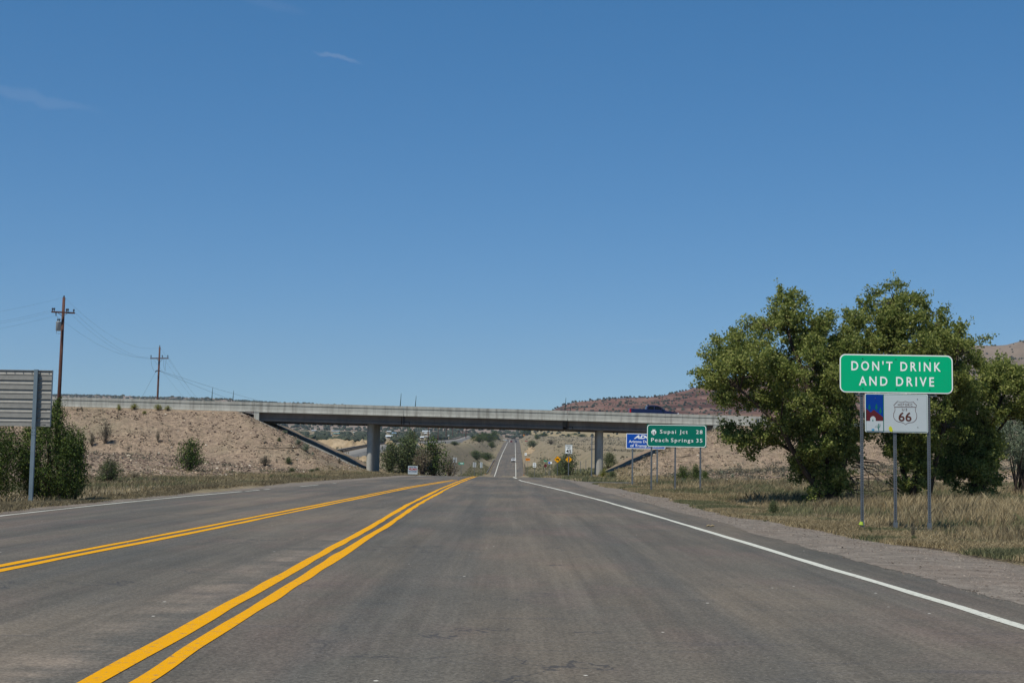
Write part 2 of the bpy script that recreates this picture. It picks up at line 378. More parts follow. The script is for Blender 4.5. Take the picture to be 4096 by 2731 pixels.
er = np.interp(yroad, EDGE_R[:,0], EDGE_R[:,1]) + np.where(yroad < 140, jit(yroad, .10, 31, .7), 0)
el = np.interp(yroad, EDGE_L[:,0], EDGE_L[:,1]) + np.where(yroad < 140, jit(yroad, .10, 33, .9), 0)
er = er + np.where(yroad < 150, .8, 0); el = el - np.where(yroad < 150, .5, 0)
road = strip('road', yroad, el, er, lambda x, y: zr(y) + .004, asphalt, 6); tag(road, kind='structure')
M = Mat('shoulder gravel', .95, .15)
c = M.ramp(M.noise(2.2, 6, .7), [(.34, lin('#615a52')), (.5, lin('#746c62')), (.66, lin('#877e73'))])
c = M.mix(M.mr(M.noise(.55, 5, .7, vec=M.mapping((1, .45, 1))), .5, .64, 0, .3), c, lin('#7b6b5e'))
vg = M.voro(22); c = M.mix(M.mr(vg, .22, .08), c, lin('#918981')); c = M.mix(1.0, c, M.mr(M.noise(14, 5, .85), .4, .6, .74, 1.22), 'MULTIPLY'); vg2 = M.voro(15, vec=M.mapping((1, 1, 1), (0, 0, .5))); c = M.mix(M.mr(vg2, .12, .04, 0, .7), c, lin('#57534d'))
M.col(c); M.bump(vg, .5, .012); gravel = M.m
yg = np.concatenate([np.arange(-40, 6, .5), np.arange(6, 60, .12), np.arange(60, 150, .5)])
rag = lambda y, sd: jit(y, .10, sd, .35) + jit(y, .16, sd + 3, 1.6) + vnoise(y, y * 0, .14, sd + 5) * .10
gx = np.interp(yg, GRASS_R[:,0], GRASS_R[:,1]) + jit(yg, .35, 41, 1.6) + .2
o = strip('gravel_shoulder', yg, np.interp(yg, EDGE_R[:,0], EDGE_R[:,1]) + rag(yg, 45), gx, lambda x, y: zr(y) + .0075 - .03 * max(0, x - 6.3), gravel, 4); tag(o, kind='structure')
gx = np.interp(yg, GRASS_L[:,0], GRASS_L[:,1]) - jit(yg, .3, 43, 1.6) - .15
o = strip('gravel_shoulder', yg, gx, np.interp(yg, EDGE_L[:,0], EDGE_L[:,1]) + rag(yg, 47) * .6, lambda x, y: zr(y) + .0075, gravel, 2); tag(o, kind='structure')
# ramp road leaving to the right in front of the embankment
xr_ = np.arange(3.4, 70, 1.0); vs = []; fs = []
for i, x in enumerate(xr_):
    yc_ = 98.5 - .05 * (x - 3) - 3.0 * math.exp(-(x - 3) / 5); hw_ = 3.0 + 3.5 * math.exp(-(x - 3) / 3.5)
    for k, q in enumerate((-1, 0, 1)):
        y = yc_ + q * hw_; vs.append((x, y, max(H(x, y), H(x, yc_)) + .05 if x > 8 else .0))
    if i: fs += [(3*i-3, 3*i, 3*i+1, 3*i-2), (3*i-2, 3*i+1, 3*i+2, 3*i-1)]
o = link('side_road', npmesh('side_road', vs, fs, True), asphalt); tag(o, kind='structure')

# painted lines
def paint(name, c, wear):
    M = Mat(name, .8, .08); n = M.noise(5, 6, .7); cc = M.mix(M.mr(n, .3, .7, 0, .25), c, tuple(v * .75 for v in c[:3]) + (1,))
    n2 = M.noise(14, 6, .8); cc = M.mix(M.mr(n2, .62 - wear, .7 - wear, 0, .8), cc, lin('#6c655c')); M.col(cc); M.bump(M.noise(40, 2), .3, .01); return M.m
yellow = paint('yellow paint', lin('#dc9d06'), .065); white = paint('white paint', lin('#c6c6ba'), .07)
def line(name, P, off, wd, mat, y0, y1, seed, step=.22, gaps=None, jitter=.034):
    P = np.array(P, float); out = []; vs = []; fs = []
    yy = list(np.arange(y0, min(y1, 60), step)) + (list(graded(max(60, y0), max(60, y0) + .5, .5, 1.03, y1)) if y1 > 60 else [])
    k = 0; open_ = False
    for y in yy:
        x = np.interp(y, P[:,1], P[:,0]) + off; dxy = (np.interp(y + 1, P[:,1], P[:,0]) - np.interp(y - 1, P[:,1], P[:,0])) / 2
        w2 = wd / 2 * math.sqrt(1 + dxy * dxy)
        a = x - w2 + float(jit(y, jitter, seed)); b = x + w2 + float(jit(y, jitter, seed + 7))
        if gaps and gaps(y): open_ = False; continue
        z = float(zr(y)) + .009
        vs += [(a, y, z), (b, y, z)]; k = len(vs)
        if open_: fs.append((k-4, k-3, k-1, k-2))
        open_ = True
    o = link(name, npmesh(name, vs, fs), mat); tag(o, kind='structure'); return o
yR = [(-2.25, 0), (-2.32, 8.5), (-2.42, 14), (-2.61, 27.6), (-2.9, 42), (-3.15, 68), (-3.2, 92), (-3.05, 125), (-2.9, 150)]
yL = [(-6.2, 0), (-5.98, 16.7), (-5.74, 25.4), (-5.38, 45.6), (-4.95, 68.8), (-4.1, 91.4), (-3.75, 98)]
wR = [(4.45, 0), (4.43, 12.3), (4.38, 15.6), (4.22, 20.5), (3.81, 35.8), (3.35, 50), (2.55, 67.5), (.85, 99), (.7, 104)]
wR2 = [(.75, 103), (.35, 122), (.4, 150), (1.2, 300), (2.1, 500), (3.9, 1176), (8.5, 2170), (14, 3400)]
wL2 = [(-5.6, 380), (-5.25, 500), (-2.4, 1176), (1.7, 2170), (7, 3400)]
wL = [(-10.6, 0), (-11.0, 30.8), (-11.08, 38), (-10.94, 47.6), (-10.3, 61.5), (-9.25, 85.7), (-7.0, 129.4), (-6.8, 150)]
for off in (-.14, .14):
    line('yellow_line', yR, off, .145, yellow, -20, 150, 51 + int(off * 100)); line('yellow_line', yL, off, .145, yellow, -20, 97, 61 + int(off * 100))
line('white_line', wR, 0, .15, white, -20, 103, 71); line('white_line', wR2, 0, .2, white, 113, 124, 72, step=.5); line('white_line', wR2, 0, .26, white, 440, 3300, 73, jitter=.04)
line('white_line', wL2, 0, .28, white, 440, 3300, 74, jitter=.05)
line('white_line', wL, 0, .12, white, 0, 140, 75, gaps=lambda y: 56 < y < 116 and float(vnoise(y, 0, 1.1, 77)) > -.02 - (y - 56) * .003)

# ------------------------------------------------------------------ hills
def hill(name, crest, Dbase, Dcrest, mat, depth_back=900, n=160, rows=60, steps=0, seed=1, zbase=None, rough=4.0, power=1.0):
    """a range built at its own distance: crest heights measured off the photograph, slope falling to the plain"""
    px = np.linspace(crest[0][0], crest[-1][0], n); py = np.interp(px, [c[0] for c in crest], [c[1] for c in crest])
    P = at_v(px, py, np.full(n, Dcrest)); xc_ = P[:,0]; zc_ = P[:,2]
    vs = np.zeros((rows + 12, n, 3))
    for j in range(rows + 12):
        t = j / (rows - 1)
        if t <= 1:
            y = Dbase + (Dcrest - Dbase) * t + vnoise(xc_, xc_*0 + t * 400, 180, seed) * (Dcrest - Dbase) * .25 * math.sin(math.pi * t)
            x = xc_ * (y / Dcrest) ** .6
            zb = zs(y) - 6 if zbase is None else zbase
            tt = t ** power
            if steps: q = tt * steps; tt = (np.floor(q) + sstep(.25, .8, q - np.floor(q) + 0 * xc_)) / steps * .55 + tt * .45
            z = zb + (zc_ - zb) * tt
            z = z + (vnoise(x, y, 90, seed+1) * 2 + vnoise(x, y, 34, seed+2) + vnoise(x, y, 14, seed+3) * .5) * rough * math.sin(math.pi * min(1, t * .98 + .02))
        else:
            s = (j - rows + 1) / 12; y = Dcrest + depth_back * s + 0 * xc_; x = xc_ + 0; z = zc_ - (zc_ - zs(y)) * s * s
        vs[j,:,0] = x; vs[j,:,1] = y; vs[j,:,2] = z
    idx = np.arange((rows+12) * n).reshape(rows+12, n)
    F = np.stack([idx[:-1,:-1], idx[:-1,1:], idx[1:,1:], idx[1:,:-1]], -1).reshape(-1, 4)
    o = link(name, npmesh(name, vs.reshape(-1,3), F, True), mat); tag(o, kind='structure'); return o, vs
def hill_mat(name, base, veg, strata, vs):
    M = Mat(name, .95, .05); n1 = M.noise(.02, 7, .65); c = M.ramp(n1, [(.3, base[0]), (.5, base[1]), (.7, base[2])])
    if strata:
        sx = M.n('ShaderNodeSeparateXYZ'); M.l(M.vec, sx.inputs[0])
        zz = M.math('ADD', M.math('MULTIPLY', sx.outputs[2], .16), M.math('MULTIPLY', M.noise(.010, 3), 2.2))
        cx = M.n('ShaderNodeCombineXYZ'); M.l(zz, cx.inputs[2]); M.l(M.math('MULTIPLY', sx.outputs[0], .006), cx.inputs[0])
        st = M.noise(1.0, 4, .7, vec=cx.outputs[0]); c = M.mix(M.mr(st, .5, .6, 0, .85), c, strata); c = M.mix(M.mr(st, .44, .36, 0, .5), c, base[2])
    v = M.voro(vs); c = M.mix(M.mr(v, .32, .2, 0, .85), c, veg); v = M.voro(vs * 2.3); c = M.mix(M.mr(v, .25, .12, 0, .6), c, veg)
    if strata:
        c = M.mix(M.mr(sx.outputs[2], 58, 40), c, lin('#8d8064'))
        c = M.mix(M.mr(M.math('ADD', sx.outputs[0], M.math('MULTIPLY', M.noise(.01, 3), 160)), 430, 520), c, M.ramp(n1, [(.3, lin('#675c50')), (.6, lin('#807264'))]))
    M.col(c); M.bump(n1, .6, 4); return M.m
mesa_crest = [(2120,1715),(2170,1690),(2205,1643),(2250,1622),(2290,1610),(2330,1605),(2400,1597),(2460,1593),(2520,1589),(2570,1590),(2640,1585),(2700,1571),(2740,1563),(2770,1553),(2860,1530),(3000,1500),(3200,1465),(3500,1425),(3750,1392),(3900,1380),(3980,1383),(4040,1378),(4096,1360),(4300,1330),(4700,1300)]
mesa_m = hill_mat('red rock', (lin('#573f36'), lin('#694c41'), lin('#82685a')), lin('#42413a'), lin('#412a23'), .055)
mesa, mesa_v = hill('red_mesa', mesa_crest, 1350, 1900, mesa_m, n=220, rows=70, steps=5, seed=5, rough=3.2)
ridge_crest = [(-1200,1560),(-300,1572),(150,1580),(300,1583),(600,1592),(800,1599),(1020,1608),(1150,1618),(1300,1626),(1500,1640),(1700,1655),(1900,1672),(2030,1700),(2100,1722)]
ridge_m = hill_mat('juniper ridge', (lin('#776b61'), lin('#87796d'), lin('#988a7c')), lin('#464a44'), None, .045)
ridge, ridge_v = hill('wooded_ridge', ridge_crest, 1700, 3300, ridge_m, n=260, rows=60, seed=9, rough=6.0, power=.9)

# ------------------------------------------------------------------ vegetation generators
def rand_unit(n):
    v = rng.normal(size=(n, 3)); return v / np.linalg.norm(v, axis=1)[:, None]
def leaf_quads(C, size, aspect=.55, up=0.0, droop=0.0):
    n = len(C); a = rand_unit(n); a[:,2] += up; a /= np.linalg.norm(a, axis=1)[:, None]
    b = np.cross(a, rand_unit(n)); b /= np.linalg.norm(b, axis=1)[:, None] + 1e-9
    s = (np.asarray(size) * rng.uniform(.6, 1.3, n))[:, None]
    V = np.stack([C - a*s, C + b*s*aspect - a*s*.15, C + a*s, C - b*s*aspect - a*s*.15], 1).reshape(-1, 3)
    F = np.arange(4 * n).reshape(n, 4); return V, F
def merge(parts):
    Vs, Fs, o = [], [], 0
    for V, F in parts: Vs.append(V); Fs.append(F + o); o += len(V)
    return np.concatenate(Vs), np.concatenate(Fs)
def blob_template(sub=1):
    t = (1 + 5 ** .5) / 2
    v = np.array([(-1,t,0),(1,t,0),(-1,-t,0),(1,-t,0),(0,-1,t),(0,1,t),(0,-1,-t),(0,1,-t),(t,0,-1),(t,0,1),(-t,0,-1),(-t,0,1)], float); v /= np.linalg.norm(v[0])
    f = np.array([(0,11,5),(0,5,1),(0,1,7),(0,7,10),(0,10,11),(1,5,9),(5,11,4),(11,10,2),(10,7,6),(7,1,8),(3,9,4),(3,4,2),(3,2,6),(3,6,8),(3,8,9),(4,9,5),(2,4,11),(6,2,10),(8,6,7),(9,8,1)])
    return v, f
BV, BF = blob_template()
def blobs(C, S, squash=.8):
    """rough little shrub crowns, one jagged lump each"""
    n = len(C); J = rng.uniform(.55, 1.25, (n, 12, 1)); v = BV[None] * J * np.asarray(S)[:, None, None]
    v[:,:,2] *= squash; th = rng.uniform(0, 6.28, n); c, s = np.cos(th)[:,None], np.sin(th)[:,None]
    v = np.stack([v[:,:,0]*c - v[:,:,1]*s, v[:,:,0]*s + v[:,:,1]*c, v[:,:,2]], -1) + np.asarray(C)[:, None]
    F = BF[None] + (np.arange(n) * 12)[:, None, None]
    return v.reshape(-1, 3), F.reshape(-1, 3)
OV = np.array([(1,0,0),(-1,0,0),(0,1,0),(0,-1,0),(0,0,1),(0,0,-1)], float); OF = np.array([(0,2,4),(2,1,4),(1,3,4),(3,0,4),(2,0,5),(1,2,5),(3,1,5),(0,3,5)])
def rocks(C, S, squash=.7):
    n = len(C); v = (OV[None] + rng.normal(size=(n, 6, 3)) * .28) * np.asarray(S)[:, None, None]; v[:,:,2] *= squash
    th = rng.uniform(0, 6.28, n); c, s = np.cos(th)[:,None], np.sin(th)[:,None]; v = np.stack([v[:,:,0]*c - v[:,:,1]*s, v[:,:,0]*s + v[:,:,1]*c, v[:,:,2]], -1) + np.asarray(C)[:, None]
    return v.reshape(-1, 3), (OF[None] + (np.arange(n) * 6)[:, None, None]).reshape(-1, 3)
def in_poly(px, py, P):
    P = np.array(P, float); c = np.zeros(len(px), bool); n = len(P)
    for i in range(n):
        x0, y0 = P[i]; x1, y1 = P[(i+1) % n]
        if y0 == y1: continue
        k = ((y0 > py) != (y1 > py)) & (px < (x1-x0) * (py-y0) / (y1-y0) + x0); c ^= k
    return c
def edge_dist(px, py, P):
    P = np.array(P, float); d = np.full(len(px), 1e9); n = len(P)
    for i in range(n):
        a = P[i]; b = P[(i+1) % n]; ab = b - a; t = np.clip(((px-a[0])*ab[0] + (py-a[1])*ab[1]) / (ab @ ab + 1e-9), 0, 1)
        d = np.minimum(d, np.hypot(px - a[0] - t*ab[0], py - a[1] - t*ab[1]))
    return d
leaf_elm = leafmat('elm leaves', [(.15, lin('#3b4822')), (.4, lin('#606f33')), (.62, lin('#868f4a')), (.85, lin('#adb06a'))], .48, .5)
leaf_dark = leafmat('juniper foliage', [(.15, lin('#1e2d15')), (.45, lin('#33451e')), (.7, lin('#4e6029')), (.95, lin('#747d3b'))], .06, .9)
leaf_mid = leafmat('willow foliage', [(.15, lin('#333f2a')), (.5, lin('#4f5c3b')), (.85, lin('#727b50'))], .25, .5)
leaf_sage = leafmat('sage foliage', [(.15, lin('#54604a')), (.5, lin('#6f7c66')), (.85, lin('#8e987f'))], .15, 1.5)
leaf_grey = leafmat('grey brush', [(.15, lin('#42413a')), (.5, lin('#5a584b')), (.85, lin('#78735f'))], .1, 1.5)
leaf_yel = leafmat('rabbitbrush foliage', [(.15, lin('#566022')), (.5, lin('#75792f')), (.85, lin('#96903f'))], .2, 2)
far_green = leafmat('far tree foliage', [(.1, lin('#262d25')), (.5, lin('#333b30')), (.9, lin('#454b3a'))], 0, .02)
M = Mat('bark', .9, .15); n_ = M.noise(6, 6, .7, vec=M.mapping((1, 1, .25))); M.col(M.ramp(n_, [(.3, lin('#2f2721')), (.55, lin('#4a3f36')), (.8, lin('#6b5e50'))])); M.bump(n_, .8, .03); bark = M.m
M = Mat('dead twig', .9, .15); M.col(M.ramp(M.noise(9, 4), [(.3, lin('#4c4238')), (.7, lin('#857765'))])); deadwood = M.m

def crown_tree(name, label, poly, D, stems, nclump, seed, half_depth=2.6, leaf=.062, per=24, mat=leaf_elm, group=None, cat='tree', dead=None, rmin=.38, rmax=.72, extra=()):
    """multi-stemmed tree: limbs reach out to clumps of leaves that fill the outline"""
    global rng
    rng = np.random.default_rng(seed); P = np.array(poly, float); mpx = D / FPX
    bx, by = P.min(0); cx, cy = P.max(0); C = []; R = []
    tries = 0
    while len(C) < nclump and tries < 40000:
        tries += 1; p = np.array([rng.uniform(bx, cx), rng.uniform(by, cy)]); r = rng.uniform(rmin, rmax)
        if not in_poly(p[:1], p[1:], P)[0]: continue
        e = edge_dist(p[:1], p[1:], P)[0] * mpx
        if e < r * .35: continue
        if e < r: r = max(.22, e)
        dep = min(half_depth, .5 + e * 1.3); dd = rng.uniform(-dep, dep)
        if C and min((abs(c[0]-p[0])*mpx)**2 + (abs(c[1]-p[1])*mpx)**2 + (c[2]-dd)**2 for c in C) < (r * .75) ** 2: continue
        C.append((p[0], p[1], dd)); R.append(r)
    for a_, b_, r_ in extra: C.append((a_, b_, rng.uniform(-.5, .5))); R.append(r_)
    C = np.array(C); R = np.array(R)
    W = at_v(C[:,0], C[:,1], D + C[:,2])
    root_p = at(stems[0][0][0], stems[0][0][1], D); root_p[2] = H(root_p[0], root_p[1]) - .05
    root = empty(name, tuple(root_p)); tag(root, label, cat, group)
    tb = MB(); nodes = []
    for st in stems:
        pts = [at(a, b, D + dd) for a, b, rr, dd in st]
        rad = [s[2] for s in st]; pts[0][2] = min(pts[0][2], H(pts[0][0], pts[0][1]) - .1)
        fine = []; fr = []
        for i in range(len(pts) - 1):
            for k in range(4):
                t = k / 4; q = pts[i] * (1-t) + pts[i+1] * t
                if k: q = q + rng.normal(size=3) * rad[i] * .25
                fine.append(q); fr.append(rad[i] * (1-t) + rad[i+1] * t)
        fine.append(pts[-1]); fr.append(rad[-1]); tb.tube(fine, fr, 8); nodes += list(zip(fine, fr))
    NP = np.array([q[0] for q in nodes]); NR = np.array([q[1] for q in nodes])
    order = np.argsort(np.linalg.norm(W - NP[len(NP)//2], axis=1))
    br = MB(); JP = NP.copy(); JR = NR.copy()
    for i in order:
        c = W[i]; d = np.linalg.norm(JP - c, axis=1) + 1.2 * np.clip(JP[:,2] - c[2], 0, 9) + 1.0 * (JR < .02)
        j = int(np.argmin(d)); a = JP[j]; ra = min(JR[j] * .6, .012 + .018 * np.linalg.norm(c - a)); m = (a + c) / 2 + rng.normal(size=3) * .12 * np.linalg.norm(c-a); m[2] += .1
        br.tube([a, m, c], [ra, ra * .7, ra * .35], 5, False); JP = np.vstack([JP, m, c]); JR = np.append(JR, [ra * .7, ra * .4])
    L = []; S = []
    for i in range(len(W)):
        nt_ = max(5, int(per * (R[i] / .55) ** 2)); dirs = rand_unit(nt_); dirs[:,2] *= .8
        tw = W[i] + dirs * R[i] * rng.uniform(.25, 1.0, (nt_, 1)) ** .7
        for k in range(nt_):
            if k % 3 == 0: br.tube([W[i], (W[i] + tw[k]) / 2 + rng.normal(size=3) * .04, tw[k]], [.011, .008, .004], 3, False)
            m = rng.integers(16, 34); ax = dirs[k] * .6 + rand_unit(1)[0] * .5 + np.array([0, 0, .1]); ln = rng.uniform(.18, .34)
            t = rng.uniform(-.7, 1, (m, 1)); L.append(tw[k] + ax * t * ln + rng.normal(size=(m, 3)) * .055)
    L = np.concatenate(L)
    V, F = leaf_quads(L, np.full(len(L), leaf), .62, .0)
    inv = -root_p
    for nm, mb in (('trunk', tb), ('branches', br)):
        mb.v = [(x + inv[0], y + inv[1], z + inv[2]) for x, y, z in mb.v]; mb.build(nm, bark, root, True)
    link('crown', npmesh('crown', V + inv, F), mat, root)
    if dead:
        db = MB(); rnd = random.Random(seed)
        for (x0, y0, x1, y1, n_) in dead:
            for k in range(n_):
                a = at(x0 + rnd.uniform(-25, 25), y0 + rnd.uniform(-20, 20), D + rnd.uniform(-1, .6)); b = at(x1 + rnd.uniform(-70, 70), y1 + rnd.uniform(-45, 45), D - rnd.uniform(.3, 1.8))
                m = (a + b) / 2 + np.array([rnd.uniform(-.3, .3), 0, rnd.uniform(-.05, .35)])
                db.tube([a, m, b], [.022, .015, .006], 4, False)
                for q in range(3):
                    e = m + (b - m) * rnd.random(); db.tube([e, e + np.array([rnd.uniform(-.35, .35), rnd.uniform(-.3, .3), rnd.uniform(-.45, .2)])], [.009, .004], 3, False)
        db.v = [(x + inv[0], y + inv[1], z + inv[2]) for x, y, z in db.v]; db.build('dead_branches', deadwood, root)
    return root

# the three roadside trees
polyA = [(2784,1509),(2800,1440),(2853,1341),(2900,1312),(3006,1249),(3075,1262),(3092,1175),(3150,1158),(3228,1190),(3245,1245),(3350,1236),(3430,1228),(3520,1330),(3570,1450),(3560,1700),(3470,1770),(3440,1880),(3400,1990),(3300,2015),(3190,2010),(3125,1960),(3150,1900),(3128,1840),(3150,1790),(3110,1765),(3060,1790),(3010,1830),(2960,1800),(2915,1775),(2870,1745),(2890,1705),(3000,1690),(3060,1650),(3010,1640),(2950,1652),(2870,1640),(2830,1585)]
polyB = [(3430,1225),(3450,1188),(3510,1150),(3572,1112),(3612,1120),(3645,1168),(3700,1178),(3740,1232),(3772,1222),(3790,1275),(3848,1292),(3875,1345),(3945,1338),(3945,1400),(3915,1450),(3900,1500),(3930,1600),(3900,1700),(3850,1770),(3770,1840),(3730,1920),(3690,2000),(3610,2005),(3560,1940),(3540,1850),(3480,1760),(3480,1500)]
polyC = [(3900,1490),(3960,1440),(4040,1428),(4090,1470),(4160,1440),(4280,1450),(4400,1600),(4330,1700),(4180,1690),(4060,1665),(4000,1700),(4015,1840),(4010,1930),(3990,2000),(3930,1985),(3880,2005),(3810,1960),(3730,1900),(3770,1720),(3850,1600)]
crown_tree('roadside_tree', 'large green tree left of the big green sign, low branch hanging before the bridge end', polyA, 49,
    [[(3300,2040,.20,0),(3325,1900,.17,0),(3310,1760,.14,-.3),(3230,1560,.10,-.6),(3150,1320,.05,-.4)], [(3330,2035,.17,.3),(3365,1880,.14,.2),(3400,1650,.10,.6),(3390,1400,.05,.8)], [(3315,2020,.12,-.2),(3215,1880,.10,-.6),(3120,1700,.07,-1.0),(2960,1560,.04,-1.0)], [(3260,2025,.10,.5),(3245,1850,.08,.6),(3060,1740,.05,.2)]],
    195, 11, extra=[(3420,1300,.45),(3440,1380,.5),(3400,1260,.35),(3380,1330,.45),(3460,1450,.5),(3300,1290,.45),(3340,1380,.5),(2900,1700,.35),(2920,1750,.4),(2960,1780,.36),(3010,1806,.32),(2895,1732,.3),(3050,1762,.4),(3112,1190,.33),(3150,1176,.38),(3200,1196,.34),(2806,1490,.3),(2835,1420,.35),(2865,1360,.3),(3090,1750,.42),(3000,1745,.42),(2950,1735,.42),(2800,1535,.25)], rmin=.30, rmax=.62, leaf=.046, dead=[(3400,1900,3480,1990,9),(3420,1850,3540,1960,7),(3390,1960,3470,2035,8)], per=42)
crown_tree('roadside_tree', 'tallest green tree, directly behind the big green sign, dark trunk leaning right', polyB, 50.5,
    [[(3635,2035,.19,0),(3650,1950,.17,0),(3705,1820,.14,0),(3700,1600,.10,.3),(3640,1400,.07,.2),(3580,1220,.03,0)], [(3640,2000,.12,.2),(3600,1800,.09,.5),(3560,1500,.06,.8)], [(3705,1820,.10,0),(3800,1600,.07,-.4),(3830,1420,.04,-.5)]],
    155, 12, extra=[(3470,1260,.4),(3490,1330,.45),(3460,1220,.32),(3520,1400,.5),(3900,1440,.35),(3900,1560,.4),(3558,1138,.28),(3592,1124,.22),(3500,1168,.3),(3650,1192,.3),(3692,1194,.3),(3932,1352,.25),(3772,1238,.24),(3850,1306,.28)], rmin=.30, rmax=.62, leaf=.046, dead=[(3620,1950,3560,2010,6)], per=42)
crown_tree('roadside_tree', 'rightmost green tree beside the sign posts, cut off by the right edge of the picture', polyC, 53,
    [[(3880,2040,.16,0),(3900,1900,.13,0),(3960,1700,.10,0),(4030,1550,.05,.2)], [(3905,1940,.08,.3),(3950,1780,.06,.6),(4100,1580,.04,.6)], [(3890,1930,.09,-.2),(3980,1870,.05,-.6)]],
    150, 13, extra=[(3930,1470,.35),(3965,1510,.4),(3900,1410,.3),(4000,1450,.35),(4060,1640,.4),(4100,1660,.35),(3950,1460,.35),(3930,1540,.4),(4090,1560,.45)], rmin=.30, rmax=.64, leaf=.048, half_depth=2.2, per=40, dead=[(3960,1800,3930,1900,5)])

# dense juniper thickets behind the left sign
def thicket(name, label, poly, D, n, seed, mat=leaf_dark, leaf=.05, hd=1.3, asp=.3, cat='shrub', plume=.34):
    global rng
    rng = np.random.default_rng(seed); P = np.array(poly, float); bx, by = P.min(0); cx, cy = P.max(0)
    p = np.column_stack([rng.uniform(bx, cx, n * 5), rng.uniform(by, cy, n * 5)]); p = p[in_poly(p[:,0], p[:,1], P)][:n]
    cl = p[:max(40, n // 20)]; j_ = rng.integers(0, len(cl), n); p = cl[j_] + rng.normal(size=(n, 2)) * (.15, .24) * np.array(FPX / D); p = p[in_poly(p[:,0], p[:,1], P)]
    e = edge_dist(p[:,0], p[:,1], P) * D / FPX; keep = e > .03; p = p[keep]; e = e[keep]
    dd = rng.uniform(-1, 1, len(p)) * np.minimum(hd, .25 + e * 1.1); W = at_v(p[:,0], p[:,1], D + dd)
    zb = Hf(W[:,0], W[:,1]); W[:,2] = np.maximum(W[:,2], zb + .03)
    basec = at((bx + cx) / 2, cy, D); basec[2] = H(basec[0], basec[1])
    root = empty(name, tuple(basec)); tag(root, label, cat)
    L = []
    for q in W:
        m = rng.integers(12, 22); ax = np.array([(q[0] - basec[0]) * .12, (q[1] - basec[1]) * .12, 1.0]) + rng.normal(size=3) * .35; ax /= np.linalg.norm(ax)
        t = rng.uniform(-.5, 1, (m, 1)); L.append(q + ax * t * plume * rng.uniform(.6, 1.2) + rng.normal(size=(m, 3)) * .05 * (1.3 - t))
    L = np.concatenate(L); L[:,2] = np.maximum(L[:,2], Hf(L[:,0], L[:,1]) + .02); V, F = leaf_quads(L, np.full(len(L), leaf), asp, .9); link('foliage', npmesh('foliage', V - basec, F), mat, root)
    sb = MB(); r_ = random.Random(seed)
    for k in range(16):
        q = W[r_.randrange(len(W))]; a = np.array([basec[0] + r_.uniform(-.6, .6), basec[1] + r_.uniform(-.4, .4), basec[2] - .05])
        m = (a + q) / 2 + np.array([r_.uniform(-.2, .2), 0, .2]); sb.tube([a, m, q], [.05, .03, .012], 5, False)
    sb.v = [(x - basec[0], y - basec[1], z - basec[2]) for x, y, z in sb.v]; sb.build('stems', bark, root)
    return root
thicket('juniper_bush', 'tall dark green bush right behind the post of the ribbed sign at left', [(95,1700),(150,1668),(205,1642),(226,1600),(240,1612),(250,1660),(268,1690),(270,1730),(300,1702),(318,1700),(330,1745),(345,1800),(330,1840),(362,1885),(345,1935),(330,1985),(270,2000),(120,1998),(70,1900),(80,1780)], 43.5, 2400, 21, leaf=.036, asp=.38)
thicket('juniper_bush', 'dark green bush under the ribbed sign at the left edge of the picture', [(-330,1700),(-200,1640),(-60,1680),(30,1690),(110,1720),(120,1850),(110,1960),(60,1995),(-330,1995)], 43, 2400, 22, leaf=.036, asp=.38)
thicket('silver_bush', 'pale silver-grey bush at the right edge behind the rightmost tree', [(3960,1680),(4020,1640),(4100,1630),(4200,1660),(4230,1800),(4150,1870),(4040,1870),(3985,1800)], 60, 2200, 23, leaf_sage, .045, 1.4)

# ---- shrub kinds, one mesh set each, then copies
def shrub_meshes(seed, kind):
    """unit shrub: about 1 m wide and 1 m tall"""
    global rng
    rng = np.random.default_rng(seed); sb = MB(); pts = []
    n = {'leafy': 46, 'dry': 34, 'round': 40, 'sage': 42}[kind]
    for k in range(n):
        az = rng.uniform(0, 6.28); el = rng.uniform(.15, 1.5) if kind != 'dry' else rng.uniform(.5, 1.5)
        r = rng.uniform(.75, 1.0)
        e = np.array([math.cos(az) * math.cos(el) * .5, math.sin(az) * math.cos(el) * .5, .12 + .85 * math.sin(el)]) * r
        m = e * .5 + rng.normal(size=3) * .04; sb.tube([(0, 0, -.03), m, e], [.014, .009, .004], 3, False); pts += [m * 1.2, e]
        if kind == 'dry':
            for q in range(3):
                t = e * rng.uniform(.5, .95); sb.tube([t, t + rng.normal(size=3) * .09 + (0, 0, .05)], [.006, .003], 3, False); pts.append(t)
    pts = np.array(pts)
    m = {'leafy': 34, 'dry': 5, 'round': 26, 'sage': 26}[kind]; L = np.repeat(pts, m, 0) + rng.normal(size=(len(pts) * m, 3)) * {'leafy': .085, 'dry': .06, 'round': .07, 'sage': .07}[kind]
    L = L[L[:,2] > .0]; V, F = leaf_quads(L, np.full(len(L), .030), .45, .4)
    return V, F, sb
SH = {}
for kind, mt in (('leafy', leaf_mid), ('leafy2', leaf_dark), ('dry', leaf_grey), ('round', leaf_yel), ('sage', leaf_sage)):
    V, F, sb = shrub_meshes(100 + len(SH), kind.rstrip('2')); fm = npmesh('foliage', V, F); fm.materials.append(mt)
    so_ = sb.build('stems', deadwood if kind == 'dry' else bark); sm = so_.data; bpy.data.objects.remove(so_); SH[kind] = (fm, sm)
srnd = random.Random(5)
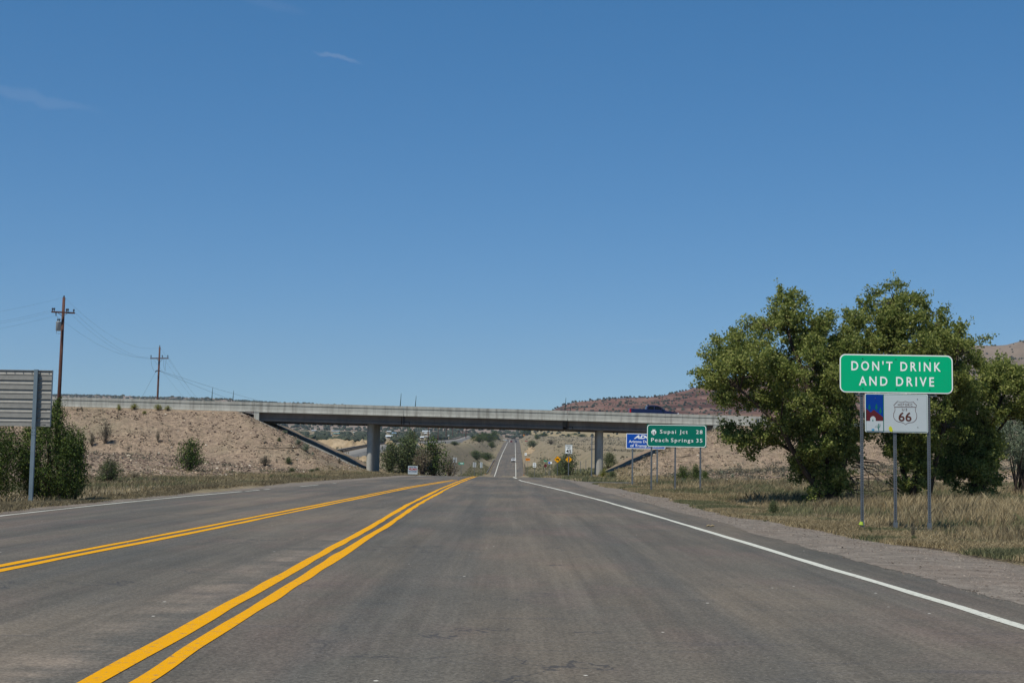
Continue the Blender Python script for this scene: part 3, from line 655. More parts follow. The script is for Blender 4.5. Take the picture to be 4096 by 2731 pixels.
def shrub(kind, px, py, wpx, hpx, label, name='shrub', group=None, D=None, cat='shrub'):
    if D is None: x, y, z = hit(px, py)
    else: q = at(px, py, D); x, y = q[0], D; z = H(x, y)
    s = y / FPX
    root = empty(name, (x, y, z - .02), srnd.uniform(0, 6.28)); tag(root, label, cat, group)
    fm, sm = SH[kind]
    h = hpx * s
    if D is not None: h = max(h, at(px, py - hpx, D)[2] - z)
    if kind.startswith('leafy') and D is None: wpx = wpx * 1.3
    root.scale = (wpx * s, wpx * s * .85, h)
    for nm, me in (('foliage', fm), ('stems', sm)):
        o = bpy.data.objects.new(nm, me); col.objects.link(o); o.parent = root
    return root
shrub('dry', 421, 1779, 75, 92, 'bare twiggy grey bush half way up the left slope, left of the dark green shrub')
shrub('leafy2', 759, 1883, 108, 128, 'dark green shrub standing alone in the middle of the left stony slope')
shrub('dry', 434, 1935, 125, 112, 'wide grey-green bush beside the dark thicket at the foot of the left slope')
shrub('leafy', 440, 1935, 95, 90, 'dull green brush mixed into the wide grey bush at the slope foot')
shrub('dry', 367, 1792, 48, 54, 'small dry bush between the dark thicket and the bare twiggy bush')
shrub('dry', 631, 1775, 32, 46, 'thin dry sprig high on the left slope, above the dark green shrub')
shrub('dry', 261, 1618, 30, 44, 'dark twiggy bush in front of the concrete barrier, right of the leaning power pole')
shrub('round', 475, 1641, 24, 26, 'ragged green tuft under the barrier, leftmost of the tufts between the power poles')
shrub('round', 537, 1636, 40, 22, 'yellow-green round bush at the slope top, midway between the two power poles')
shrub('round', 631, 1641, 40, 24, 'yellow-green round bush at the slope top right below the second power pole')
shrub('round', 671, 1644, 36, 18, 'olive round bush just right of the one below the second power pole')
shrub('round', 578, 1662, 22, 15, 'small olive bush a little below the crest of the left slope')
shrub('dry', 309, 1645, 20, 14, 'tiny dark bush near the slope crest by the leaning pole, left of a pair')
shrub('dry', 328, 1647, 20, 15, 'tiny dark bush near the slope crest by the leaning pole, right of a pair')
shrub('dry', 539, 1914, 66, 26, 'low dark grey brush patch near the foot of the left slope')
shrub('dry', 618, 1934, 88, 28, 'low grey brush along the foot of the slope below the dark green shrub')
shrub('sage', 1223, 1808, 38, 36, 'bright grey-green sage bush beside the paved slope under the bridge')
shrub('sage', 1193, 1782, 30, 24, 'dull sage bush just up-slope of the bright grey-green one')
shrub('sage', 1251, 1827, 15, 17, 'small sage clump below the bright grey-green sage bush')
shrub('leafy', 1117, 1772, 16, 16, 'small green bush on the bare slope left of the sage bushes')
shrub('leafy', 1155, 1856, 34, 28, 'ragged green bush low on the slope left of the bridge opening')
shrub('dry', 1060, 1864, 80, 46, 'broad dark grey dead brush on the slope left of the bridge opening')
shrub('leafy', 1168, 1887, 32, 16, 'flat green bush at the slope foot, left of two small round ones')
shrub('leafy', 1248, 1891, 20, 14, 'small dark green bush at the slope foot, left one of two')
shrub('leafy', 1270, 1883, 16, 13, 'small dark green bush at the slope foot, right one of two')
shrub('leafy', 1085, 1914, 18, 14, 'lone small green bush in the weeds at the foot of the left slope')
shrub('sage', 1140, 1737, 26, 14, 'pale sage clump at the upper edge of the bridge shadow on the left')
shrub('dry', 1357, 1858, 26, 24, 'brown dry bush at the lower edge of the bridge shadow')
shrub('leafy', 1620, 1892, 190, 140, 'large grey-green willow bush behind the left bridge pier', D=172)
shrub('leafy', 1560, 1892, 120, 120, 'shaggy grey-green bush right against the left bridge pier', D=169)
shrub('leafy', 1642, 1890, 90, 165, 'tallest slender green bush between the left pier and the campaign sign', D=176)
shrub('dry', 1690, 1890, 150, 105, 'greyish dead brush behind the white campaign sign', D=166)
shrub('leafy2', 1732, 1888, 150, 138, 'full dark green bush right of the white campaign sign', D=168)
shrub('dry', 1800, 1880, 110, 55, 'tan dead brush right of the full dark green bush', D=175)
shrub('leafy', 1817, 1781, 36, 16, 'low round grey-green bush out on the dry plain right of the thin poles')
shrub('leafy2', 1966, 1792, 34, 26, 'dark leaning bush on the left bank of the far road')
shrub('leafy2', 1905, 1838, 62, 36, 'dark green bush, left of a pair below the far road on its left')
shrub('leafy2', 1945, 1840, 60, 30, 'dark green bush, right of a pair below the far road on its left')
shrub('leafy', 2130, 1792, 52, 30, 'dark bush on the right bank of the far road')
shrub('dry', 2205, 1777, 60, 20, 'dry brown brush on the plain right of the far road')
shrub('leafy', 2272, 1896, 105, 86, 'green bush behind the pair of yellow warning signs', D=178)
shrub('leafy', 2235, 1896, 50, 60, 'smaller green bush left behind the yellow animal sign', D=182)
shrub('leafy', 2435, 1888, 80, 62, 'green leafy bush right behind the right bridge pier', D=170)
shrub('round', 2413, 1903, 46, 30, 'rounded yellow-green bush at the foot of the right bridge pier', D=131)
shrub('leafy', 2448, 1916, 60, 30, 'green weeds right of the rounded yellow-green bush', D=124)
shrub('leafy2', 2730, 1936, 70, 66, 'dark green bush behind the middle post of the distance sign', D=106)
shrub('leafy2', 2785, 1936, 62, 72, 'dark green bush left of the right post of the distance sign', D=107)
shrub('leafy2', 2820, 1936, 44, 48, 'lower dark green bush right of the right post of the distance sign', D=106)
shrub('sage', 2733, 1947, 38, 26, 'small bluish-green bush in front of the dark green ones, left of two', D=101)
shrub('sage', 2773, 1945, 28, 20, 'small bluish-green bush in front of the dark green ones, right of two', D=101)
shrub('sage', 2930, 1912, 24, 18, 'grey-green sage on the right slope above the side road')
shrub('sage', 2885, 1898, 26, 16, 'faint green bush on the right slope, left of the grey-green sage')
shrub('leafy', 3095, 2062, 46, 60, 'leafy green weed at the edge of the gravel shoulder left of the trees', 'weed', cat='weed')
shrub('leafy', 3480, 2138, 22, 34, 'small green weed beside the leftmost post of the big sign', 'weed', cat='weed')
shrub('dry', 3652, 2160, 34, 72, 'reddish dry weed standing between the middle and right sign posts', 'weed', cat='weed')
shrub('leafy', 3656, 2172, 30, 34, 'green weed under the reddish dry one between the sign posts', 'weed', cat='weed')
for px, py, w_, od in ((2905,2062,18,'leftmost, standing apart'),(2990,2072,20,'second from left'),(3030,2078,26,'the widest one'),(3060,2086,14,'next to the tall leafy weed')):
    shrub('leafy', px, py, w_, 10, 'tiny green weed at the gravel edge, ' + od, 'weed', 'green weeds along the gravel edge', cat='weed')
# trees dotted over the plain beyond the bridge
for px, py, w_, h_, lb in ((1952,1768,66,34,'dark tree clump left of the far road, nearest to the road'), (1915,1768,60,28,'dark tree clump left of the far road, beside the pale soil'), (1975,1757,40,34,'dark tree by the far road in front of the left clumps'), (1930,1750,46,20,'distant dark trees above the clumps left of the road'), (2110,1741,56,26,'dark tree clump right of the far road'),
        (2148,1757,20,22,'upright dark tree right of the far road'), (2172,1745,42,13,'low dark tree row on the plain next to the upright tree'), (2212,1744,22,10,'single dark tree on the plain, left of a spread row'), (2239,1741,18,8,'first of the dark trees in the spread row on the plain'), (2254,1743,18,9,'second of the dark trees in the spread row on the plain'), (2275,1746,24,12,'rounded dark tree in the spread row on the plain'),
        (2300,1745,34,14,'wide dark tree in the spread row on the plain'), (2328,1747,36,12,'dark tree at the right end of the spread row on the plain'), (2210,1732,12,7,'tiny far tree above the spread row'), (1895,1757,18,12,'small dark tree left of the pink soil patch'), (2423,1737,10,7,'tiny far tree just right of the right pier')):
    shrub('leafy2', px, py, w_, h_, lb, 'distant_tree', cat='tree')

# ---- the far woods and slopes: nobody could count these
rng = np.random.default_rng(31)
N = 5200; D_ = rng.uniform(470, 1350, N); px = rng.uniform(900, 2040, N)
k_ = px < np.interp(D_, [470, 800, 1200, 1600], [1560, 1800, 1990, 2040]); D_, px = D_[k_], px[k_]
x_ = (px - 2048) / FPX * D_; z_ = Hf(x_, D_); S = rng.uniform(.8, 1.7, len(px)) * (1 + D_ / 4000)
k_ = vnoise(x_, D_, 60, 55) > -.22
for hpx, hpy, hw_ in ((1255,1724,17),(1342,1726,30),(1419,1731,10),(1350,1738,34),(1558,1753,25),(1556,1730,16),(1597,1738,7),(1703,1726,28),(1702,1738,7),(1687,1755,12),(1706,1749,24),(1798,1746,10),(1724,1734,10),(1921,1741,6)):
    hx_, hD_, hz_ = hit(hpx, hpy, 350, 1600)
    k_ &= ~((np.abs(px - hpx) < hw_ / 2 + 5) & (D_ < hD_ + 8) & (D_ > hD_ * .55))
V, F = blobs(np.column_stack([x_, D_, z_ + S * .5])[k_], S[k_])
tag(link('juniper_woods', npmesh('juniper_woods', V, F), far_green), 'dark belt of low trees around the far settlement', 'woods', kind='stuff')
N = 1500; D_ = rng.uniform(2150, 3400, N); px = rng.uniform(2075, 3300, N); x_ = (px - 2048) / FPX * D_; z_ = Hf(x_, D_); S = rng.uniform(3, 6, N)
V, F = blobs(np.column_stack([x_, D_, z_ + S * .4]), S, .6)
tag(link('juniper_woods', npmesh('juniper_woods', V, F), far_green), 'thin dark line of trees at the far edge of the dry plain', 'woods', kind='stuff')
def scatter_on(vs, n, tmin, tmax, smin, smax, umin=0, umax=1):
    r, c, _ = vs.shape; i = rng.uniform(tmin, tmax, n) * 59; j = rng.uniform(umin, umax, n) * (c - 2); i0 = i.astype(int); j0 = j.astype(int); fi = (i - i0)[:,None]; fj = (j - j0)[:,None]
    P = (vs[i0, j0] * (1-fi) + vs[i0+1, j0] * fi) * (1-fj) + (vs[i0, j0+1] * (1-fi) + vs[i0+1, j0+1] * fi) * fj
    return P, rng.uniform(smin, smax, n)
P, S = scatter_on(ridge_v, 12000, .0, 1.0, 2.0, 4.0)
P2, S2 = scatter_on(ridge_v, 900, .985, 1.0, 2.5, 5); P = np.concatenate([P, P2]); S = np.concatenate([S, S2]); P[:,2] += S * .3
V, F = blobs(P, S); tag(link('hillside_junipers', npmesh('hillside_junipers', V, F), far_green), 'dark junipers speckled over the long ridge behind the left poles', 'junipers', kind='stuff')
P, S = scatter_on(mesa_v, 2400, .02, 1.16, .8, 2.1); P[:,2] += S * .4
V, F = blobs(P, S); tag(link('hillside_junipers', npmesh('hillside_junipers', V, F), far_green), 'small dark junipers speckled over the red mesa', 'junipers', kind='stuff')
# the larger junipers on the mesa, each its own
V, F = blobs(np.array([(0, 0, .75), (.5, .1, .55), (-.45, -.1, .5), (.1, .3, 1.0)]), np.array([.8, .55, .6, .5])); jm = npmesh('juniper', V, F); jm.materials.append(far_green)
def crest_xz(px):
    n = mesa_v.shape[1]; xs_ = mesa_v[69,:,0]; x = (px - 2048) / FPX * 1900; return x, 1900, float(np.interp(x, xs_, mesa_v[69,:,2]))
for k in range(46):
    x, y, z = crest_xz(2225 + (2860 - 2225) * (k + srnd.uniform(-.4, .4)) / 46); s = srnd.uniform(.8, 2.1)
    o = bpy.data.objects.new('juniper', jm); col.objects.link(o); o.location = (x, y, z); o.scale = (s * 1.1, s, s); tag(o, 'dark juniper on the skyline of the red mesa', 'tree', 'junipers along the mesa skyline')
P, S = scatter_on(mesa_v, 120, .45, .98, 1.1, 2.3, .05, .42)
for p, s in zip(P, S):
    o = bpy.data.objects.new('juniper', jm); col.objects.link(o); o.location = tuple(p); o.scale = (s, s, s); tag(o, 'dark juniper on the face of the red mesa', 'tree', 'junipers on the mesa face')
P, S = scatter_on(mesa_v, 50, .5, 1.0, 2.5, 4.2, .78, .98)
for p, s in zip(P, S):
    o = bpy.data.objects.new('juniper', jm); col.objects.link(o); o.location = tuple(p); o.scale = (s, s, s); tag(o, 'dark juniper on the tan hill above the rightmost tree', 'tree', 'junipers on the hill at right')

# ------------------------------------------------------------------ bridge and barriers
def concrete_mat(name, c0, c1, c2, streak=.5):
    M = Mat(name, .9, .2); n1 = M.noise(.9, 6, .7); c = M.ramp(n1, [(.3, c0), (.5, c1), (.7, c2)])
    st = M.noise(1.0, 4, .7, vec=M.mapping((2.2, 1, .12))); c = M.mix(M.mr(st, .48, .64, 0, streak), c, lin('#605c55'))
    st = M.noise(1.0, 3, .6, vec=M.mapping((.35, 1, .1))); c = M.mix(M.mr(st, .5, .7, 0, .35), c, c2)
    M.col(c); M.bump(M.noise(14, 5), .25, .01); return M.m
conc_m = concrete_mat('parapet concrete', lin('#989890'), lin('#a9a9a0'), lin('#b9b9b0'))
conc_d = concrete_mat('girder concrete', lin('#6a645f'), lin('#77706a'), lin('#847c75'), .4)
dark_m = plain('dark joint plate', lin('#2b2a2a'), .9); steel = plain('galvanised steel', lin('#7d8488'), .45, .5, .55, .25, 4.0)  # plain dark colour for joint plates, post holes and the car grille
steel_d = plain('weathered galvanised post', lin('#6b7176'), .55, .4, .4, .3, 5.0)
def along(name, prof, x0, x1, mat, parent, y0, mirror=False, zt=None, step=3.0):
    """profile (depth y, height z below the top line) swept along the deck edge"""
    n = max(2, int((x1 - x0) / step) + 1); X_ = np.linspace(x0, x1, n); m = len(prof); vs = []; fs = []
    for x in X_:
        for dy, dz in prof: vs.append((x, y0 + (-dy if mirror else dy), float(ztop(x)) + dz))
    for i in range(n - 1):
        for k in range(m): k2 = (k + 1) % m; fs.append((i*m+k, i*m+k2, (i+1)*m+k2, (i+1)*m+k))
    fs += [tuple(range(m)), tuple(range((n-1)*m, n*m))[::-1]]
    mb = MB(); mb.v = [tuple(map(float, v)) for v in vs]; mb.f = fs; return mb.build(name, mat, parent)
PAR = [(0,0),(.012,-.29),(.10,-.30),(.10,-.39),(0,-.40),(0,-.86),(-.04,-.90),(-.04,-1.06),(.36,-1.06),(.36,-.80),(.34,-.60),(.24,-.40),(.24,0)]
bridge = empty('road_bridge', (0, 0, 0)); tag(bridge, 'long grey concrete highway overpass spanning the road on two wall piers', 'bridge')
along('parapet', PAR, -27.3, -11.42, conc_m, bridge, YB0); along('parapet', PAR, -11.38, 6.0, conc_m, bridge, YB0); along('parapet', PAR, 6.04, 22.0, conc_m, bridge, YB0)
along('parapet', PAR, -27.3, 22.0, conc_m, bridge, YB1, True)
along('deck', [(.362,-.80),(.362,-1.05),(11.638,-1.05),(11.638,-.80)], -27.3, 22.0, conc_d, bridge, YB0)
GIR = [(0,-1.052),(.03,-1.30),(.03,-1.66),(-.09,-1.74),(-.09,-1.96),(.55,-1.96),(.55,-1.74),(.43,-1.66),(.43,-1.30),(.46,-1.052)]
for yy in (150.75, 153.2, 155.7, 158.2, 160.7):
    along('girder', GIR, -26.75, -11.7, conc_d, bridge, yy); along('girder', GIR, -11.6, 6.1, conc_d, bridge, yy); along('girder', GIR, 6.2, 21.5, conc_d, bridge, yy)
mb = MB()
for x in (-11.4, 6.02): mb.box(x - .05, x + .05, 150.62, 150.9, float(ztop(x)) - 1.9, float(ztop(x)) - 1.06); mb.box(x + .0, x + .62, 150.64, 150.9, float(ztop(x)) - 1.72, float(ztop(x)) - 1.66); mb.box(x + .56, x + .62, 150.64, 150.9, float(ztop(x)) - 1.955, float(ztop(x)) - 1.66)
mb.build('expansion_joint', dark_m, bridge)
M = Mat('joint stain', .9); M.col(M.ramp(M.noise(3, 4), [(.3, lin('#3b3836')), (.7, lin('#5d5852'))])); dark_patch = M.m
MB().box(5.55, 6.0, 150.66, 150.8, float(ztop(5.8)) - 1.95, float(ztop(5.8)) - 1.07).build('girder_patch', dark_patch, bridge)  # mottled dark grey patch on the girder beside the right-hand joint
for x0, x1 in ((-27.3, -26.76), (21.52, 22.0)):
    MB().box(x0, x1, 150.0, 161.9, float(ztop(x0)) - 2.1, float(ztop(x0)) - 1.063).build('abutment', conc_m, bridge)
def pier(xc, th, sk=0.0):
    mb = MB(); n = 26; r = th / 2; out = []
    for k in range(n + 1): a = math.pi + math.pi * k / n; out.append((xc + r * math.cos(a), 152.2 + r * math.sin(a)))
    for k in range(n + 1): a = math.pi * k / n; out.append((xc + sk + r * math.cos(a), 160.0 + r * math.sin(a)))
    zt = float(ztop(xc)) - 1.965; m = len(out); vs = [(x, y, -1.2) for x, y in out] + [(x, y, zt) for x, y in out]
    mb.add(vs, [tuple(range(m))[::-1], tuple(range(m, 2*m))] + [(i, (i+1) % m, (i+1) % m + m, i + m) for i in range(m)])
    return mb.build('pier', pier_m, bridge)
pier_m = concrete_mat('pier concrete', lin('#8f8e88'), lin('#a09f99'), lin('#acaba4'), .3)
pier(-15.1, .68); pier(9.62, .74, .3)
bl = empty('concrete_barrier', (-74, 150.2, float(ztop(-74)) - 1)); tag(bl, 'concrete barrier wall along the top of the left embankment, joining the bridge', 'barrier')
def sub(parent, o):
    o.parent = parent; o.matrix_parent_inverse = parent.matrix_world.inverted() if False else Matrix.Translation(-Vector(parent.location)); return o
sub(bl, along('wall_segment', PAR, -120, -27.34, conc_m, None, YB0)); sub(bl, along('end_block', [(.02,-1.0),(.02,-1.16),(.3,-1.16),(.3,-1.0)], -28.2, -27.36, conc_d, None, YB0 - .08))
brr = empty('concrete_barrier', (26, 150.2, float(ztop(26)) - 1)); tag(brr, 'smooth concrete barrier end wall to the right of the bridge, partly behind the trees', 'barrier')
sub(brr, along('wall_segment', [(0,0),(0,-.84),(-.03,-.88),(-.03,-1.06),(.4,-1.06),(.3,-.4),(.24,0)], 22.04, 27.2, conc_m, None, YB0))
MB().box(26.05, 26.32, 149.93, 150.0, 5.75, 6.25).build('plate', steel, brr).location = (-26, -150.2, -(float(ztop(26)) - 1))
gb = empty('guardrail', (27.3, 150.3, 5.2)); tag(gb, 'steel guardrail on the embankment right of the barrier end, behind the trees', 'guardrail')
sub(gb, along('rail', [(0,-.36),(.04,-.44),(0,-.52),(.04,-.60),(0,-.68),(.06,-.68),(.06,-.36)], 27.3, 120, steel, None, YB0))
for x in np.arange(27.5, 60, 1.9):
    z = float(ztop(x)); o = MB().box(x, x + .12, 150.07, 150.25, z - 1.3, z - .34).build('post', steel_d, None); sub(gb, o)
# highway surface on top of the embankments
for x0, x1 in ((-300, -27.4), (22.05, 300)):
    X_ = np.linspace(x0, x1, 60); vs = [(x, y, float(ztop(x)) - .84) for x in X_ for y in (150.5, 161.5)]; fs = [(2*i, 2*i+2, 2*i+3, 2*i+1) for i in range(59)]
    tag(link('highway', npmesh('highway', vs, fs), asphalt), kind='structure')
# marker rods on the barriers
rod_m = plain('dark green rod paint', lin('#2d3f3d'), .6)
for px, yb, yt, D, lb in ((849,1600,1549,150.3,'thin dark rod above the barrier, leftmost of the six rods'), (933,1602,1561,161,'thin dark rod above the barrier, second from left'), (1603,1624,1572,150.3,'thin dark rod above the bridge, leaning, left one of the middle pair'), (1663,1626,1582,161,'thin dark rod above the bridge, right one of the middle pair'), (2262,1643,1590,150.3,'thin dark rod above the bridge, left one of the pair before the mesa'), (2283,1645,1606,161,'thin dark rod above the bridge, right one of the pair before the mesa')):
    b = at(px - 3, yb + 12, D); t = at(px + 2, yt, D); r = empty('marker_rod', tuple(b)); tag(r, lb, 'marker rod', 'marker rods on the bridge barriers')
    MB().tube([(0,0,0), (t - b) * .25, t - b], [.06, .05, .018], 6).build('rod', rod_m, r); MB().box(-.08, .08, -.05, .05, -.3, .1).build('bracket', steel_d, r)

# ------------------------------------------------------------------ pickup on the bridge
glass_m = Mat('dark car glass', .25, .25); glass_m.col(lin('#08090c')); glass_m = glass_m.m
def carpaint(name, c, rough=.28):
    M = Mat(name, rough, .5); M.col(M.mix(M.mr(M.noise(2, 4), .4, .7, 0, .15), c, tuple(v * .7 + .02 for v in c[:3]) + (1,))); M.b.inputs['Coat Weight'].default_value = .15; return M.m
rub = plain('tyre rubber', lin('#222222'), .85); chrome = plain('chrome', lin('#c9ccd0'), .15, .6, 1.0, .05)
redlens = plain('red lens', lin('#a8141a'), .25); whitelens = plain('clear lens', lin('#d8dcdc'), .15)
def loft_body(mb, prof, wfun):
    """side profile (x,z) given width at each height; front faces along +x"""
    n = len(prof); vs = [(x, -wfun(x, z), z) for x, z in prof] + [(x, wfun(x, z), z) for x, z in prof]
    mb.add(vs, [tuple(range(n)), tuple(range(2*n-1, n-1, -1))] + [(i, i+n, (i+1) % n + n, (i+1) % n) for i in range(n)])
def wheel(parent, x, y, r, wd):
    s = 1 if y > 0 else -1; mb = MB(); n = 20
    prof = [(r*.62, -wd/2), (r*.95, -wd/2), (r, -wd*.35), (r, wd*.35), (r*.95, wd/2), (r*.62, wd/2)]
    for k in range(n):
        a = 2*math.pi*k/n
        for rr, yy in prof: mb.v.append((rr*math.cos(a), yy, rr*math.sin(a)))
    for k in range(n):
        for j in range(6): j2 = (j+1) % 6; k2 = (k+1) % n; mb.f.append((k*6+j, k2*6+j, k2*6+j2, k*6+j2))
    w_ = empty('wheel', (x, y, r)); w_.parent = parent; mb.build('tyre', rub, w_, True)
    rb = MB(); rb.tube([(0, -wd*.3, 0), (0, wd*.3, 0)], r*.62, 16)
    for k in range(6):
        a = k*math.pi/3; rb.tube([(0, s*wd*.34, 0), (r*.55*math.cos(a), s*wd*.34, r*.55*math.sin(a))], r*.07, 4)
    rb.build('rim', chrome, w_)
def pickup(loc, rz, paint, label, group=None):
    r = empty('pickup_truck', loc, rz); tag(r, label, 'pickup truck', group)
    b = MB(); arch = lambda cx, rr=.46: [(cx + rr*math.cos(a), .36 + rr*math.sin(a)) for a in np.linspace(math.pi, 0, 9)]
    prof = [(0,.55)] + arch(1.15) + arch(4.45) + [(5.35,.42),(5.5,.6),(5.52,.95),(5.40,1.12),(5.05,1.19),(4.2,1.30),(4.02,1.33),(1.95,1.40),(1.93,1.44),(.05,1.47),(0,1.40)]
    loft_body(b, prof, lambda x, z: .96 - max(0, z-1.0)*.12 - max(0, x-4.9)*.18 - (.05 if z < .5 else 0)); b.build('body', paint, r, bevel=.035)
    c = MB(); cab = [(1.84,1.36),(4.08,1.32),(3.72,1.52),(3.34,1.80),(3.08,1.885),(2.6,1.90),(2.02,1.875),(1.93,1.80)]
    loft_body(c, cab, lambda x, z: .90 - (z-1.33)*.34); c.build('cab', paint, r, bevel=.03)
    for s in (-1, 1):
        y = lambda z: s*(.905 - (z-1.33)*.34)
        for q in ([(2.02,1.42),(2.72,1.42),(2.72,1.78),(2.10,1.78)], [(2.80,1.42),(3.72,1.42),(3.50,1.62),(3.24,1.78),(2.80,1.78)]):
            m = MB(); n = len(q); m.add([(x, y(z), z) for x, z in q] + [(x, y(z) - s*.02, z) for x, z in q], [tuple(range(n)), tuple(range(2*n-1, n-1, -1))] + [(i, i+n, (i+1)%n+n, (i+1)%n) for i in range(n)]); m.build('side_window', glass_m, r)
        MB().box(3.55, 3.72, min(s*.93, s*1.16), max(s*.93, s*1.16), 1.40, 1.60).build('mirror', paint, r, bevel=.02)
        MB().box(3.70, 3.735, min(s*.96, s*1.12), max(s*.96, s*1.12), 1.45, 1.58).build('mirror_glass', chrome, r)
        MB().box(-.02, .16, min(s*.80, s*.955), max(s*.80, s*.955), 1.0, 1.40).build('tail_light', redlens, r)
        MB().box(5.28, 5.50, min(s*.62, s*.86), max(s*.62, s*.86), .93, 1.10).build('headlight', whitelens, r)
        for wx in (1.15, 4.45): wheel(r, wx, s*.82, .40, .26)
    m = MB(); m.add([(4.00,-.72,1.40),(4.00,.72,1.40),(3.40,.62,1.795),(3.40,-.62,1.795),(3.97,-.72,1.385),(3.97,.72,1.385),(3.37,.62,1.78),(3.37,-.62,1.78)], [(0,1,2,3),(7,6,5,4),(0,4,5,1),(1,5,6,2),(2,6,7,3),(3,7,4,0)]); m.build('windshield', glass_m, r)
    MB().box(5.42, 5.545, -.6, .6, .62, 1.02).build('grille', chrome, r); MB().box(5.40, 5.60, -.9, .9, .42, .60).build('bumper', chrome, r, bevel=.03); MB().box(-.14, .0, -.88, .88, .48, .66).build('bumper', chrome, r, bevel=.03)
    MB().box(1.93, 2.0, -.1, .1, 1.885, 1.925).build('cab_lamp', whitelens, r)
    return r
p0 = at(2515, 1660, 158.2); zt_ = float(ztop(15.5)) - .70
pk = pickup((p0[0], 158.2, zt_), 0, carpaint('dark blue paint', lin('#08103a')), 'dark blue crew-cab pickup truck crossing the bridge to the right'); pk.rotation_euler = (0, .0125, 0)

# cars on the far road (front towards -y after turning)
def car(loc, rz, paint, label, suv=True):
    r = empty('car', loc, rz); tag(r, label, 'car', 'cars on the far road'); b = MB()
    arch = lambda cx, rr=.38: [(cx + rr*math.cos(a), .32 + rr*math.sin(a)) for a in np.linspace(math.pi, 0, 7)]
    loft_body(b, [(0,.5)] + arch(.85) + arch(3.6) + [(4.4,.35),(4.55,.6),(4.5,.85),(4.3,.98),(3.4,1.08),(.1,1.12),(0,1.0)], lambda x, z: .92 - max(0, z-.8)*.1 - max(0, x-4)*.2); b.build('body', paint, r, bevel=.04)
    c = MB(); loft_body(c, [(.12,1.08),(3.5,1.05),(2.7,1.62),(2.4,1.70),(.6,1.70),(.25,1.6)], lambda x, z: .85 - (z-1.05)*.3); c.build('cabin', paint, r, bevel=.04)
    m = MB(); m.add([(3.42,-.72,1.14),(3.42,.72,1.14),(2.78,.60,1.60),(2.78,-.60,1.60),(3.38,-.72,1.12),(3.38,.72,1.12),(2.74,.60,1.58),(2.74,-.60,1.58)], [(0,1,2,3),(7,6,5,4),(0,4,5,1),(1,5,6,2),(2,6,7,3),(3,7,4,0)]); m.build('windshield', glass_m, r)
    for s in (-1, 1):
        q = [(.45,1.16),(3.1,1.16),(2.6,1.55),(.6,1.55)]; y = lambda z: s*(.857 - (z-1.05)*.3); m = MB(); m.add([(x, y(z), z) for x, z in q] + [(x, y(z)-s*.02, z) for x, z in q], [(0,1,2,3),(7,6,5,4),(0,4,5,1),(1,5,6,2),(2,6,7,3),(3,7,4,0)]); m.build('side_window', glass_m, r)
        MB().box(4.38, 4.53, min(s*.55, s*.8), max(s*.55, s*.8), .68, .84).build('headlight', whitelens, r)
        for wx in (.85, 3.6): wheel(r, wx, s*.80, .34, .22)
    MB().box(4.5, 4.58, -.45, .45, .45, .8).build('grille', dark_m, r)
    return r
def oncar(px, D, *a): x = (px - 2048) / FPX * D; return car((x, D, float(zr(D)) + .01), -math.pi / 2, *a)
oncar(2061, 612, carpaint('white paint coat', lin('#d5d7d8'), .35), 'white car coming up the far road, the nearest of the far cars')
oncar(2052, 1180, carpaint('red car paint', lin('#7c2026')), 'tiny red car on the crest of the far road, left of the dark one')
oncar(2070, 1190, carpaint('dark car paint', lin('#2b3140')), 'tiny dark blue car on the crest of the far road, right of the red one')
oncar(2066, 1560, carpaint('grey car paint', lin('#54565a')), 'tiny dark grey car farthest up the far road')
oncar(2063, 2050, carpaint('pale car paint', lin('#b9c6c8')), 'tiny pale vehicle where the far road meets the trees')

# ------------------------------------------------------------------ power poles and wires
M = Mat('pole wood', .9, .15); n_ = M.noise(5, 6, .7, vec=M.mapping((3, 3, .2))); M.col(M.ramp(n_, [(.3, lin('#3d2a24')), (.5, lin('#573d35')), (.75, lin('#76584b'))])); M.bump(n_, .6, .02); wood = M.m
ins_m = plain('brown insulator', lin('#3a3330'), .3); wire_m = plain('dark wire', lin('#5a6066'), .6); can_m = plain('transformer grey', lin('#9ba3a6'), .45)
tipA = at(256, 1190, 112); baseA = at(231, 1700, 112); basA = Vector((baseA[0] - (tipA[0]-baseA[0]) * .35, 112, 0)); basA.z = H(basA.x, 112) - .1
def pole(name, label, base, tip, r0, r1, group): 
    r = empty(name, tuple(base)); tag(r, label, 'utility pole', group); t = Vector(tuple(tip)) - Vector(tuple(base)); mb = MB(); mb.tube([(0,0,0), tuple(t * .5), tuple(t)], [r0, (r0+r1)/2, r1], 12); mb.build('post', wood, r, True); return r, t
pA, tA = pole('power_pole', 'tall brown wooden power pole with a grey transformer, leaning right, at far left', basA, tipA, .17, .11, 'wooden power poles')
def loc(r, px, py, D): return Vector(tuple(at(px, py, D))) - r.location
def beam(r, a, b, hh, name, m): 
    mb = MB(); d = (b - a); n_ = Vector((d.y, -d.x, 0)).normalized() * hh; u = Vector((0, 0, hh)); vs = [tuple(p + s * n_ + t * u) for p in (a, b) for s, t in ((-1,-1),(1,-1),(1,1),(-1,1))]
    mb.add(vs, [(0,1,2,3),(7,6,5,4),(0,4,5,1),(1,5,6,2),(2,6,7,3),(3,7,4,0)]); return mb.build(name, m, r)
aL, aR = loc(pA, 205, 1247, 111.4), loc(pA, 300, 1252, 111.9); beam(pA, aL, aR, .06, 'crossarm', wood)
def insulator(r, p, h=.28): MB().tube([tuple(p), tuple(p + Vector((0,0,h*.35))), tuple(p + Vector((0,0,h*.5))), tuple(p + Vector((0,0,h)))], [.03, .035, .08, .05], 8).build('insulator', ins_m, r)
for px, py in ((210, 1244), (217, 1244), (266, 1247), (272, 1247), (295, 1249)): insulator(pA, loc(pA, px, py, 111.6), .25)
